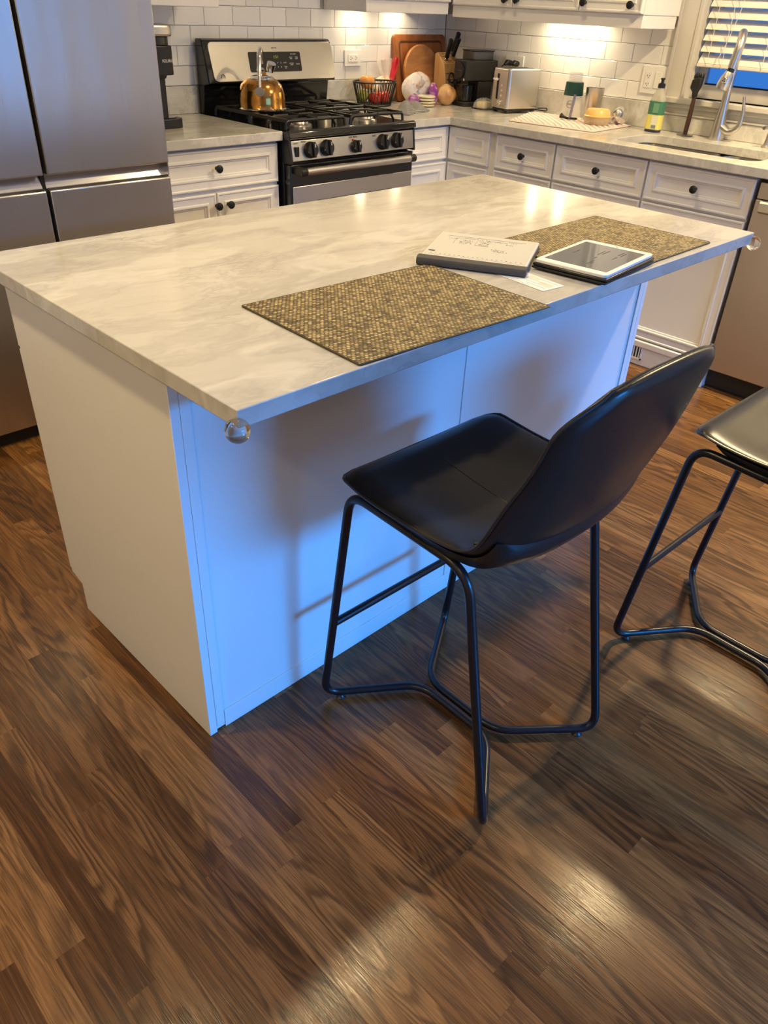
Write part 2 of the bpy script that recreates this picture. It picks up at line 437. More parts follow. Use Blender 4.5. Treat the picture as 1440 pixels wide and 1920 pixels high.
def run(wall, row, a, b, joint):
    # boards from a to b (a<b) along the wall with a joint at 'joint' + n*PXT
    n = math.ceil((a - joint)/PXT - 1e-6); cuts = [a] + [joint + PXT*(n+i) for i in range(40) if a + .004 < joint + PXT*(n+i) < b - .004] + [b]
    for p, q in zip(cuts[:-1], cuts[1:]): put_tile(wall, p if wall == 'b' else q, row, q - p)
for row in range(0, 6):
    j = 1.5856 + (0 if row % 2 == 1 else PXT/2)
    if row <= 3: run('b', row, 1.0, XW - .010, j)
    else: run('b', row, 1.64, 2.42, j)
for row in range(0, 4):
    run('r', row, 1.237, YW - .009, YW - (.0775 if row % 2 == 1 else 0))
part('grout_bed', box(1.0, YW - .003, ZT, XW, YW + .003, ZT + 6*PZ), M['grout'], wb, smooth=False)
part('grout_bed', box(XW - .003, 1.236, ZT, XW + .003, YW - .003, ZT + 4*PZ + .05), M['grout'], wr, smooth=False)

# ---- kitchen window with casing, sash, glass, blind
wn = bpy.data.objects.new('window_1', None); C.objects.link(wn); wn.location = (XW, WY1, WZ0); wn['kind'] = 'structure'
cs = MB(); cs.box(XW - .018, WY1, 1.02, XW + .004, 1.236, 2.2).box(XW - .024, 1.222, 1.02, XW - .018, 1.236, 2.2).box(XW - .022, WY1, 1.04, XW - .018, WY1 + .018, 2.2)
part('window_casing', cs, M['trim'], wn, bevel=.002)
cs = MB(); cs.box(XW - .018, WY0 - .11, 1.02, XW + .004, WY0, 2.2)
part('window_casing', cs, M['trim'], wn, bevel=.002)
part('window_casing', box(XW - .018, WY0 - .11, WZ1, XW + .004, 1.236, WZ1 + .11), M['trim'], wn, bevel=.002)
part('window_sill', box(XW - .050, .0, 1.036, XW + .06, 1.236, 1.060), M['trim'], wn, bevel=.004)
ap = MB().box(XW - .020, .0, .985, XW + .004, 1.226, 1.036).box(XW - .034, .0, 1.018, XW - .018, 1.226, 1.036).box(XW - .027, .0, .985, XW - .018, 1.226, .995)
part('window_apron', ap, M['trim'], wn, bevel=.003)
sh = MB(); xs = XW + .050
sh.box(xs, WY0, 1.060, xs + .035, WY1, 1.118).box(xs, WY0, 1.118, xs + .035, WY0 + .05, WZ1).box(xs, WY1 - .05, 1.118, xs + .035, WY1, WZ1).box(xs, WY0, WZ1 - .05, xs + .035, WY1, WZ1)
part('sash', sh, M['trim'], wn, bevel=.003)
jb = MB().box(XW + .003, WY1 - .012, 1.06, XW + .10, WY1, WZ1).box(XW + .003, WY0, 1.06, XW + .10, WY0 + .012, WZ1).box(XW + .003, WY0, WZ1 - .012, XW + .10, WY1, WZ1)
part('window_jamb', jb, M['trim'], wn)
part('glazing_bead', box(xs + .010, WY0 + .05, 1.118, xs + .022, WY1 - .05, 1.124), M['dark'], wn)
part('pane', box(xs + .014, WY0 + .05, 1.118, xs + .018, WY1 - .05, WZ1 - .05), M['pane'], wn, smooth=False)
lk = MB().box(XW - .004 + .03, .70, 1.075, XW + .05, .735, 1.10)
part('sash_latch', lk, M['white'], wn, bevel=.004)
# outdoor view: side of a neighbouring house would be lit by the same dusk; only sky shows below the blind
bl = thing('window_blind', 'cream horizontal slat blind lowered over the kitchen window', 'blind', (XW + .012, 1.11, 1.19))
bx = XW + .014
br = MB().box(bx - .022, WY0 + .02, 1.190, bx + .022, 1.106, 1.204)
part('bottom_rail', br, M['slat'], bl, bevel=.003)
slat0 = None
for i in range(17):
    z = 1.226 + i*.0432 if i else 1.224
    if slat0 is None:
        mb = MB(); tl = R(50); pts = []
        for k in range(7):
            q = -1 + 2*k/6; pts.append((q*.025, .0022*(1 - q*q)))
        poly = [(p[0], p[1]+.0014) for p in pts] + [(p[0], p[1]-.0014) for p in pts[::-1]]
        poly = [(a*math.cos(tl) - b*math.sin(tl), a*math.sin(tl) + b*math.cos(tl)) for a, b in poly]
        mb.prism(poly, WY0 + .02, 1.104, lambda p, q, s: (bx + p, s, q))
        slat0 = part('slat', mb, M['slat'], bl); z0 = slat0.location.copy()
        slat0.location = (0, 0, z); s = slat0
    else:
        s = slat0.copy(); C.objects.link(s); s.parent = bl; s.location = (0, 0, z)
for yy in (1.055, .985, .80, .40):
    m = MB().tube([(bx - .026, yy, 1.19), (bx - .026, yy + .003, 1.6), (bx - .026, yy, 1.98)], .0011, 6)
    part('cord', m, M['slat'], bl)
m = MB().tube([(bx - .030, 1.020, 1.195), (bx - .032, .985, 1.28), (bx - .034, .955, 1.40), (bx - .034, .93, 1.6)], .0012, 6)
part('cord', m, M['slat'], bl)
part('head_rail', box(bx - .028, WY0 + .015, 1.965, bx + .028, 1.108, 2.03), M['slat'], bl, bevel=.004)

# ================================================================== cabinet helpers
DR = [(0, 0), (0, .016), (.003, .019), (.008, .019), (.0115, .0155), (.034, .0125), (.037, .0165), (.041, .0175), (.045, .0165), (.0475, .011), (.053, .010), (.055, .006), (.060, .0055)]
def mapper(facing, o):
    if facing == '-y': return lambda u, v, d: (o[0] + u, o[1] - d, o[2] + v)
    if facing == '-x': return lambda u, v, d: (o[0] - d, o[1] - u, o[2] + v)
    if facing == 'y': return lambda u, v, d: (o[0] - u, o[1] + d, o[2] + v)
def panel(w_, h_, facing, o, prof=DR):
    f = mapper(facing, o); mb = MB(); k = min(1, (min(w_, h_)/2 - .012)/prof[-1][0])
    rows = []
    for (i, d) in prof:
        i *= k; rows.append([f(i, i, d), f(w_-i, i, d), f(w_-i, h_-i, d), f(i, h_-i, d)])
    mb.grid(rows, True); n = len(mb.v); mb.f.append((n-4, n-3, n-2, n-1)); mb.f.append((3, 2, 1, 0)); return mb
KN = [(.0075, 0), (.0075, .004), (.0052, .007), (.0052, .013), (.009, .016), (.0150, .020), (.0160, .0245), (.0145, .0285), (.009, .0308), (.001, .0315)]
def knob(parent, p, facing):
    return part('knob', MB().lathe(KN, p, 20, facing), M['knob'], parent)
CZ = .876                        # underside of the perimeter worktops
# ---- cabinet left of the range
YC, XC = 2.023, 2.7203
c = thing('base_cabinet', 'white base cabinet between the refrigerator and the range', 'cabinet', (1.33, 2.35, 0))
part('body', MB().box(1.0, 2.062, .10, 1.652, YW - .02, CZ).box(1.0, 2.12, 0, 1.652, YW - .02, .10), M['cab'], c, smooth=False)
d = part('drawer', panel(.64, .152, '-y', (1.008, 2.062, .716)), M['cab'], c, angle=20)
knob(d, (1.335, 2.0435, .797), '-y')
for x0, kx in ((1.008, 1.322), (1.331, 1.380)):
    d = part('door', panel(.317, .59, '-y', (x0, 2.062, .112)), M['cab'], c, angle=20); knob(d, (kx, 2.0435, .655), '-y')
# ---- corner cabinet
c = thing('corner_cabinet', 'white corner base cabinet right of the range with two angled faces', 'cabinet', (2.9, 2.3, 0))
mb = MB().prism([(2.440, 2.062), (XC+.04, 2.062), (XC+.04, 1.745), (XW-.02, 1.745), (XW-.02, YW-.02), (2.440, YW-.02)], .0, CZ, lambda p, q, s: (p, q, s))
part('body', mb, M['cab'], c, smooth=False)
for z0, hh in ((.716, .152), (.112, .590)):
    part('panel', panel(.296, hh, '-y', (2.445, 2.062, z0)), M['cab'], c, angle=20)
    part('panel', panel(.262, hh, '-x', (XC+.04, 2.040, z0)), M['cab'], c, angle=20)
# ---- drawer cabinet and sink cabinet on the sink wall
XF = XC + .04
c = thing('drawer_cabinet', 'narrow white base cabinet under the drying mat', 'cabinet', (3.0, 1.56, 0))
part('body', MB().box(XF, 1.390, .0, XW - .02, 1.743, CZ), M['cab'], c, smooth=False)
d = part('drawer', panel(.343, .150, '-x', (XF, 1.735, .718)), M['cab'], c, angle=20); knob(d, (XF - .0185, 1.563, .795), '-x')
d = part('door', panel(.343, .590, '-x', (XF, 1.735, .118)), M['cab'], c, angle=20)
c = thing('sink_cabinet', 'wide white base cabinet with two drawers under the sink', 'cabinet', (3.0, .92, 0))
part('body', MB().box(XF, .448, .0, XF + .03, 1.388, CZ).box(XF + .03, .448, 0, XW - .02, .478, CZ).box(XF + .03, 1.358, 0, XW - .02, 1.388, CZ), M['cab'], c, smooth=False)
for y0, ky in ((1.383, 1.148), (.910, .681)):
    d = part('drawer', panel(.464, .150, '-x', (XF, y0, .718)), M['cab'], c, angle=20); knob(d, (XF - .0185, ky, .795), '-x')
    d = part('door', panel(.464, .584, '-x', (XF, y0, .124)), M['cab'], c, angle=20)
bm_ = MB().box(XF - .026, .452, .088, XF, 1.385, .118).box(XF - .018, .452, .0, XF, 1.385, .088)
part('base_moulding', bm_, M['cab'], c, bevel=.005, seg=3)
part('corner_foot', box(XF - .03, .432, 0, XF + .06, .486, .085), M['cab'], c, bevel=.003)
vt = thing('floor_vent', 'small white slotted vent in the sink cabinet base', 'vent', (XF - .018, .76, .03))
mb = MB().box(XF - .024, .742, .028, XF - .0185, .748, .108).box(XF - .024, .99, .028, XF - .0185, .996, .108).box(XF - .024, .742, .028, XF - .0185, .996, .036).box(XF - .024, .742, .1, XF - .0185, .996, .108)
part('frame', mb, M['white'], vt, smooth=False)
part('backing', box(XF - .0192, .748, .036, XF - .0182, .99, .10), M['dark'], vt, smooth=False)
for i in range(17):
    part('slat', box(XF - .0235, .7535 + i*.0142, .036, XF - .0195, .7590 + i*.0142, .10), M['white'], vt, smooth=False)
# ---- worktops
c = single('worktop', box(.995, YC, CZ + .002, 1.662, YW - .006, H), M['marble2'], 'grey veined marble worktop left of the range', 'worktop', bevel=.003)
sp = box(.995, YW - .022, H + .0005, 1.662, YW - .001, ZT - .001)
part('backsplash_strip', sp, M['marble2'], c, bevel=.002)
# L shaped worktop with the sink cut out
SX0, SX1, SY0, SY1 = 2.834, 3.165, .515, 1.165
def rrect(x0, y0, x1, y1, r, n=6):
    out = []
    for (cx, cy, a0) in ((x1-r, y1-r, 0), (x0+r, y1-r, 90), (x0+r, y0+r, 180), (x1-r, y0+r, 270)):
        for k in range(n+1): a = R(a0 + 90*k/n); out.append((cx + r*math.cos(a), cy + r*math.sin(a)))
    return out
hole = rrect(SX0, SY0, SX1, SY1, .06)
outer = [(2.431, YC), (XC, YC), (XC, -.19), (XW - .004, -.19), (XW - .004, YW - .006), (2.431, YW - .006)]
bmw = bmesh.new()
def ring(b, pts, z):
    vs = [b.verts.new((p[0], p[1], z)) for p in pts]; return vs, [b.edges.new((vs[i], vs[(i+1) % len(vs)])) for i in range(len(vs))]
vo, eo = ring(bmw, outer, H); vh, eh = ring(bmw, hole, H)
bmesh.ops.triangle_fill(bmw, use_beauty=True, edges=eo + eh)
r_ = bmesh.ops.extrude_face_region(bmw, geom=list(bmw.faces))
bmesh.ops.translate(bmw, verts=[g for g in r_['geom'] if isinstance(g, bmesh.types.BMVert)], vec=(0, 0, -(H - CZ - .002)))
bmesh.ops.recalc_face_normals(bmw, faces=bmw.faces)
me = bpy.data.meshes.new('worktop'); bmw.to_mesh(me); bmw.free(); me.materials.append(M['marble2'])
c = bpy.data.objects.new('worktop', me); C.objects.link(c)
b = c.modifiers.new('bevel', 'BEVEL'); b.width = .003; b.segments = 2; b.limit_method = 'ANGLE'; b.angle_limit = R(50)
tag(c, 'grey veined marble L shaped worktop around the sink and corner', 'worktop')
part('backsplash_strip', box(2.431, YW - .022, H + .0005, XW - .024, YW - .001, ZT - .001), M['marble2'], c, bevel=.002)
part('backsplash_strip', MB().box(XW - .022, 1.236, H + .0005, XW - .001, YW - .023, ZT - .001).box(XW - .022, -.19, H + .0005, XW - .001, 1.236, .984), M['marble2'], c, bevel=.002)
# ---- sink
sk = thing('sink', 'undermount stainless double sink set in the marble worktop', 'sink', ((SX0+SX1)/2, (SY0+SY1)/2, .70))
def basin(x0, y0, x1, y1, zt, zb):
    mb = MB(); rows = []
    for (i, z, r) in ((0, zt, .055), (.004, zt - .02, .055), (.008, zb + .03, .055), (.020, zb + .006, .05), (.045, zb, .03)):
        rows.append([(p[0], p[1], z) for p in rrect(x0+i, y0+i, x1-i, y1-i, r)])
    mb.grid(rows, True); n = len(rows[0]); mb.f.append(tuple(range(len(mb.v)-n, len(mb.v)))); return mb
b1 = part('basin', basin(SX0 - .004, .78, SX1 + .004, SY1 + .004, CZ, .70), M['basin'], sk, fixn=False)
b2 = part('basin', basin(SX0 - .004, SY0 - .004, SX1 + .004, .765, CZ, .76), M['basin'], sk, fixn=False)
part('divider', box(SX0 + .02, .764, .72, SX1 - .02, .781, CZ - .028), M['basin'], sk, bevel=.006, seg=3)
part('drain', MB().lathe([(.042, 0), (.042, .002), (.03, .003), (.028, 0)], (3.0, .97, .7008), 24), M['chrome'], b1)
part('drain', MB().lathe([(.042, 0), (.042, .002), (.03, .003), (.028, 0)], (3.0, .64, .7608), 24), M['chrome'], b2)

# ================================================================== upper cabinets
def upper(name, label, x0, y0, x1, y1, facing, doors, knobs, rail_in=.012, zb=1.335, zt=2.2):
    u = thing(name, label, 'cabinet', ((x0+x1)/2, (y0+y1)/2, zb))
    part('body', box(x0, y0, zb + .052, x1, y1, zt), M['cab'], u, smooth=False)
    if facing == '-y': rl = MB().box(x0 + .003, y0 + .002, zb, x1 - .003, y0 + .022, zb + .052).box(x0 + .003, y0 + .022, zb, x0 + .018, y1 - .001, zb + .052).box(x1 - .018, y0 + .022, zb, x1 - .003, y1 - .001, zb + .052)
    else: rl = MB().box(x0 + .002, y0 + .003, zb, x0 + .022, y1 - .003, zb + .052).box(x0 + .022, y0 + .003, zb, x1 - .02, y0 + .02, zb + .052)
    part('light_rail', rl, M['cab'], u, bevel=.003)
    for (a, w_) in doors:
        o = (a, y0, zb + .055) if facing == '-y' else (x0, a, zb + .055)
        d = part('door', panel(w_, .78, facing, o), M['cab'], u, angle=20)
        for kx in knobs:
            s = kx - a if facing == '-y' else a - kx
            if 0 < s < w_:
                knob(d, (kx, y0 - .0185, zb + .085) if facing == '-y' else (x0 - .0185, kx, zb + .085), facing)
    return u
upper('upper_cabinet', 'white wall cabinet beside the refrigerator left of the range', .99, 2.357, 1.617, YW - .014, '-y', [(.995, .308), (1.308, .305)], [1.27, 1.34], zb=1.336)
upper('upper_cabinet', 'white wall cabinet right of the range above the fruit basket', 2.432, 2.350, 3.020, YW - .014, '-y', [(2.437, .285), (2.727, .285)], [2.69, 2.76], zb=1.337)
u = upper('upper_cabinet', 'white wall cabinet along the sink wall above the toaster', 3.036, 1.236, XW - .012, 2.345, '-x', [(2.328, .380), (1.942, .376), (1.560, .318)], [1.980, 1.910, 1.290], zb=1.328)
for d in [x for x in u.children if x.name.startswith('door')][2:]: knob(d, (3.036 - .0185, 1.530, 1.328 + .087), '-x')
# under-cabinet puck lamps with their own light
def puck(x, y, z, lab, p):
    o = thing('puck_lamp', lab, 'lamp', (x, y, z), group='under cabinet lamps')
    part('housing', MB().lathe([(.034, 0), (.036, .006), (.036, .014)], (x, y, z), 24), M['white'], o)
    part('lens', MB().lathe([(.028, 0), (.028, .003)], (x, y, z - .002), 24), M['emit_puck'], o)
    l = bpy.data.lights.new('puck_light', 'AREA'); l.shape = 'DISK'; l.size = .05; l.energy = p; l.color = (1.0, .80, .50); l.spread = R(165)
    lo = bpy.data.objects.new('puck_light', l); C.objects.link(lo); lo.parent = o; lo.location = (0, 0, -.006)
zc = 1.337 + .052 - .0145
puck(2.64, 2.585, zc, 'small round lamp under the cabinet right of the range, nearest the range', .75)
puck(2.93, 2.595, zc, 'small round lamp under the cabinet right of the range, nearest the corner', .6)
puck(3.285, 1.86, zc - .009, 'small round lamp under the sink wall cabinet, farther from the window', 1.15)
puck(3.285, 1.68, zc - .009, 'small round lamp under the sink wall cabinet, nearer the window', 1.15)
# recessed ceiling lamps set into the ceiling, the far-left pair added as fill
for i, (x, y, p) in enumerate(CANS_AND_FILL):
    o = part('recessed_lamp', MB().lathe([(.072, 0), (.095, .0), (.095, .0075), (.072, .0075)], (x, y, ZC - .008), 28, cap=False), M['white'], ceil)
    part('lens', MB().lathe([(.071, 0), (.071, .002)], (x, y, ZC - .003), 28), M['emit_lamp'], o)

# ================================================================== outlets
def plate(label, facing, u0, u1, z0, z1, kind, nm='outlet'):
    # u along the wall (x for the range wall, y for the sink wall)
    off = YW - .0085 if facing == '-y' else XW - .0085
    cu = (u0 + u1)/2; czz = (z0 + z1)/2
    o = thing(nm, label, 'outlet', (cu, off, z0) if facing == '-y' else (off, cu, z0))
    wdt = abs(u1 - u0)
    f = mapper(facing, (min(u0, u1), off, z0) if facing == '-y' else (off, max(u0, u1), z0))
    def bx3(a, b, c_, d_, e0, e1):
        p, q = f(a, b, e0), f(c_, d_, e1); return MB().box(*p, *q)
    part('cover_plate', bx3(0, 0, wdt, z1 - z0, 0, .007), M['white'], o, bevel=.002)
    for (a, b, ww, hh, typ, horiz) in kind:
        ff = part('receptacle' if typ == 'o' else 'rocker_switch', bx3(a - ww/2, b - hh/2, a + ww/2, b + hh/2, .007, .010), M['white'], o, bevel=.001)
        if typ == 'o':
            for s in (-1, 1):
                ax, bz = (a + s*ww*.25, b) if horiz else (a, b + s*hh*.25)
                mb = MB()
                for q in (-1, 1):
                    if horiz: p, r2 = f(ax - .004, bz + q*.006 - .0012, .0098), f(ax + .004, bz + q*.006 + .0012, .0105)
                    else: p, r2 = f(ax + q*.006 - .0012, bz - .004, .0098), f(ax + q*.006 + .0012, bz + .004, .0105)
                    mb.box(*p, *r2)
                q = .009 * (1 if horiz else -1)
                c0 = (ax + q, bz) if horiz else (ax, bz + q)
                p, r2 = f(c0[0] - .002, c0[1] - .002, .0098), f(c0[0] + .002, c0[1] + .002, .0105); mb.box(*p, *r2)
                part('slot', mb, M['dark'], ff, smooth=False)
    return o
plate('white outlet turned sideways on the tile right of the range', '-y', 2.578, 2.694, 1.088, 1.163, [(.058, .0375, .068, .034, 'o', True)])
plate('white outlet on the tile behind the grinder and toaster', '-x', 2.085, 2.205, 1.085, 1.165, [(.06, .04, .068, .034, 'o', True)])
plate('white double plate with outlet and rocker switch beside the window', '-x', 1.238, 1.366, 1.060, 1.178, [(.036, .059, .034, .068, 'o', False), (.088, .059, .034, .068, 's', False)])

# ================================================================== island
IL, IW, IT = 1.6709, .9436, .030
x0, x1, yb, yk = .030, 1.629, .246, .829
isl = thing('island_cabinet', 'white painted kitchen island cabinet under the marble slab', 'island', (.83, .57, 0))
ZI = H - IT - .001
# end panels with the toe-kick notch on the far side
prof = [(yb, 0.0), (yk, 0.0), (yk, .086), (.8805, .098), (.8805, ZI), (yb, ZI)]
for a, b in ((x0, x0 + .019), (x1 - .019, x1)):
    part('end_panel', MB().prism(prof, a, b, lambda p, q, s: (s, p, q)), M['island'], isl, bevel=.0012)
part('seat_side_panel', box(x0 + .0195, yb + .004, .004, .8085, yb + .020, ZI), M['island'], isl, bevel=.001)
part('seat_side_panel', box(.8125, yb + .004, .004, x1 - .0195, yb + .020, ZI), M['island'], isl, bevel=.001)
part('seam_strip', box(.8080, yb + .0065, .004, .8130, yb + .0195, ZI), M['trim'], isl, smooth=False)
for a in (x0 + .0195, x1 - .040):
    part('corner_stile', box(a, yb, .018, a + .0205, yb + .0035, ZI), M['island'], isl, bevel=.0006)
part('base_strip', box(x0 + .042, yb + .0012, .0, x1 - .042, yb + .0035, .052), M['island'], isl, bevel=.0006)
part('toe_kick', box(x0 + .02, yk - .02, 0, x1 - .02, yk, .095), M['island'], isl, smooth=False)
part('carcass', box(x0 + .02, yb + .021, .10, x1 - .02, .880, ZI), M['island'], isl, smooth=False)
for i in range(3):
    a = x1 - .001 - i*.5325
    d = part('drawer', panel(.529, .152, 'y', (a, .8815, .722)), M['island'], isl, angle=20); 
    for q in (0, 1):
        part('door', panel(.263, .612, 'y', (a - q*.266, .8815, .102)), M['island'], isl, angle=20)
single('island_worktop', box(0, 0, H - IT, IL, IW, H), M['marble'], 'large white veined marble slab on top of the island', 'worktop', bevel=.0018)
# clear ball guards on the two seat-side corners
def guard(cx, cy, sx, lab):
    g = MB(); pr = []
    for k in range(13):
        a = -math.pi/2 + math.pi*k/12; pr.append((max(.0185*math.cos(a), .0004), .0185*math.sin(a)))
    g.lathe(pr, (cx - sx*.004, cy - .004, H - .0285), 24)
    o = single('corner_guard', g, M['plastic_clear'], lab, 'corner guard', 'clear corner guards')
guard(0, 0, 1, 'clear plastic ball guard on the nearest corner of the island slab')
guard(IL, 0, -1, 'clear plastic ball guard on the right corner of the island slab')

# ================================================================== bar stools
st = thing('bar_stool', 'black leather bar stool with bucket seat nearest the viewer, drawn up to the island', 'stool', (.495, -.09, 0), group='black bar stools')
# profile rows: centre (y,z), edge (y,z), half width
rows = [
 ((.204, .640), (.192, .650), .176), ((.207, .648), (.199, .661), .198), ((.196, .6515), (.190, .6655), .211), ((.168, .648), (.165, .664), .218),
 ((.120, .638), (.118, .658), .220), ((.065, .629), (.064, .654), .219), ((.010, .622), (.012, .653), .217), ((-.045, .618), (-.040, .655), .216),
 ((-.095, .620), (-.085, .660), .216), ((-.135, .630), (-.118, .667), .216), ((-.168, .652), (-.140, .682), .215), ((-.192, .684), (-.156, .710), .214),
 ((-.210, .722), (-.170, .744), .212), ((-.226, .764), (-.186, .784), .209), ((-.240, .808), (-.204, .824), .206), ((-.251, .852), (-.219, .864), .202),
 ((-.260, .896), (-.231, .904), .198), ((-.267, .932), (-.243, .934), .192), ((-.272, .954), (-.251, .952), .182), ((-.274, .966), (-.256, .963), .164), ((-.272, .970), (-.258, .968), .140)]
def catmull(p0, p1, p2, p3, t_): return tuple(.5*((2*b) + (-a + c)*t_ + (2*a - 5*b + 4*c - d)*t_*t_ + (-a + 3*b - 3*c + d)*t_**3) for a, b, c, d in zip(p0, p1, p2, p3))
flat = [(c_[0], c_[1], e_[0], e_[1], wd) for (c_, e_, wd) in rows]
flat = flat[2:]; flat[0] = (.207, .6455, .199, .6575, .216)
for q_, wd in ((-5, .199), (-4, .195), (-3, .192), (-2, .190), (-1, .189)): flat[q_] = flat[q_][:4] + (wd,)
fine = []
for i in range(len(flat)-1):
    for k in range(3):
        fine.append(catmull(flat[max(i-1, 0)], flat[i], flat[i+1], flat[min(i+2, len(flat)-1)], k/3))
fine.append(flat[-1])
arc = [0]
for a_, b_ in zip(fine[:-1], fine[1:]): arc.append(arc[-1] + math.hypot(b_[0]-a_[0], b_[1]-a_[1]))
rows = []
for f_, s_ in zip(fine, arc):
    wd = f_[4]; w0_ = wd
    for d_, r_ in ((s_, .045), (arc[-1] - s_, .065)):
        if d_ < r_: wd -= r_ - math.sqrt(max(0, r_*r_ - (r_ - d_)**2))
    rows.append(((f_[0], f_[1]), (f_[2], f_[3]), wd, w0_))
def stool_grid(rows, nx=17, off=0.0, smax=1.0):
    G = []
    for (c_, e_, wd, w0_) in rows:
        line = []
        for k in range(nx):
            s = (-1 + 2*k/(nx-1))*smax; q = (abs(s)*wd/w0_)**2.6
            line.append(Vector((wd*s, c_[0] + (e_[0]-c_[0])*q, c_[1] + (e_[1]-c_[1])*q)))
        G.append(line)
    if off:
        out = []
        for i in range(len(G)):
            ln = []
            for k in range(nx):
                a = G[min(i+1, len(G)-1)][k] - G[max(i-1, 0)][k]; b2 = G[i][min(k+1, nx-1)] - G[i][max(k-1, 0)]
                n = a.cross(b2).normalized(); ln.append(G[i][k] + n*off)
            out.append(ln)
        return out
    return G
G0 = stool_grid(rows)
test = stool_grid(rows, off=.01); sg = 1 if test[6][8].z < G0[6][8].z else -1     # which way is down / back
TH = .026
mb = MB(); nr, nx = len(rows), 17
Gt = G0; Gb = stool_grid(rows, off=sg*TH)
# pull the padding in slightly towards the rim so the edge is rounded
def lerp(a, b, t_): return a + (b - a)*t_
inn = []
for i in range(nr):
    ln = []
    for k in range(nx):
        e = min(i/2, (nr-1-i)/2, k, nx-1-k); ln.append(lerp(Gt[i][k], Gb[i][k], .42*max(0, 1 - e)**2 + (.06 if 0 < e <= 1 else 0)))
    inn.append(ln)
outn = []
for i in range(nr):
    ln = []
    for k in range(nx):
        e = min(i/2, (nr-1-i)/2, k, nx-1-k); ln.append(lerp(Gt[i][k], Gb[i][k], 1 - .42*max(0, 1 - e)**2 - (.05 if 0 < e <= 1 else 0)))
    outn.append(ln)
mb.grid(inn); n0 = len(mb.v); mb.grid([r_[::-1] for r_ in outn])
ri_ = [(0, k) for k in range(nx)] + [(i, nx-1) for i in range(1, nr)] + [(nr-1, k) for k in range(nx-2, -1, -1)] + [(i, 0) for i in range(nr-2, 0, -1)]
for a, b in zip(ri_, ri_[1:] + ri_[:1]):
    ia, ib = a[0]*nx + a[1], b[0]*nx + b[1]; oa, ob = n0 + a[0]*nx + nx-1-a[1], n0 + b[0]*nx + nx-1-b[1]
    mb.f.append((ia, oa, ob, ib))
shell = part('seat_shell', mb, M['leather'], st, local=True, angle=80)
sd = shell.modifiers.new('sub', 'SUBSURF'); sd.levels = 1; sd.render_levels = 1
rim = [lerp(Gt[i][k], Gb[i][k], .5) for (i, k) in ri_]
cen = Vector((0, -.05, .74))
part('piping', MB().tube([p + (p - Vector((0, p.y*.9, p.z))).normalized()*.0012 for p in rim], .0032, 8, True), M['piping'], shell, local=True)
seam = [Gt[i][8] + Vector((0, 0, 0)) for i in range(2, nr-2)]
def nrm(i, k):
    a = Gt[min(i+1, nr-1)][k] - Gt[max(i-1, 0)][k]; b2 = Gt[i][min(k+1, nx-1)] - Gt[i][max(k-1, 0)]; return -sg*a.cross(b2).normalized()
part('centre_seam', MB().tube([Gt[i][8] - nrm(i, 8)*.0007 for i in range(6, nr-6)], .0017, 6), M['piping'], shell, local=True)
for kk in (21,):
    part('cross_seam', MB().tube([Gt[kk][k] - nrm(kk, k)*.0008 for k in range(1, nx-1)], .0016, 6), M['piping'], shell, local=True)
# under pan
pr = rows[5:28]; A = stool_grid(pr, 13, sg*(TH - .002), .93); B = stool_grid(pr, 13, sg*(TH + .016), .84)
for i_ in range(len(B)):
    e_ = min(i_, len(B)-1-i_)/4
    if e_ < 1: B[i_] = [a_.lerp(b_, math.sqrt(1 - (1 - e_)**2)) for a_, b_ in zip(A[i_], B[i_])]
mb = MB(); mb.grid(A); n0 = len(mb.v); mb.grid([r_[::-1] for r_ in B]); nr2, nx2 = len(pr), 13
ri2 = [(0, k) for k in range(nx2)] + [(i, nx2-1) for i in range(1, nr2)] + [(nr2-1, k) for k in range(nx2-2, -1, -1)] + [(i, 0) for i in range(nr2-2, 0, -1)]
for a, b in zip(ri2, ri2[1:] + ri2[:1]):
    mb.f.append((a[0]*nx2 + a[1], n0 + a[0]*nx2 + nx2-1-a[1], n0 + b[0]*nx2 + nx2-1-b[1], b[0]*nx2 + b[1]))
pan = part('under_pan', mb, M['leather'], st, local=True, angle=60)
RR = .0095
for s in (-1, 1):
    pts = [(s*.190, .186, .603), (s*.186, -.118, .590), (s*.197, -.243, RR + .008), (s*.0125, -.095, RR + .008), (s*.0125, .115, RR + .008), (s*.208, .247, RR + .008)]
    P = fillet(pts, [.045, .055, .045, .05, .05, .045], 8, True)
    part('leg_frame', MB().tube(P, RR, 12, True), M['rod'], st, local=True)
# leg line from front foot to front top at z=.25
fy = .247 + (.186 - .247)*(.25 - RR)/(.603 - RR); fx = .208 + (.190 - .208)*(.25 - RR)/(.603 - RR)
part('foot_rest', MB().tube([(-fx, fy, .25), (fx, fy, .25)], RR*.95, 12), M['rod'], st, local=True)
part('cross_bar', MB().tube([(-.188, .12, .600), (.188, .12, .600)], RR*.8, 10), M['rod'], st, local=True)
part('cross_bar', MB().tube([(-.187, -.07, .591), (.187, -.07, .591)], RR*.8, 10), M['rod'], st, local=True)
for (px, py) in ((-.175, .224), (.175, .224), (-.165, -.217), (.165, -.217)):
    part('foot_pad', MB().lathe([(.011, 0), (.012, .003), (.008, .006), (.006, .010)], (px, py, 0), 14), M['black'], st, local=True)
s2 = copy_tree(st); s2.location = (1.197, -.445, 0); s2.rotation_euler = (0, 0, R(-1.2))
s2['label'] = 'black leather bar stool cut off by the right edge of the picture'
st.rotation_euler = (0, 0, R(-1.5))

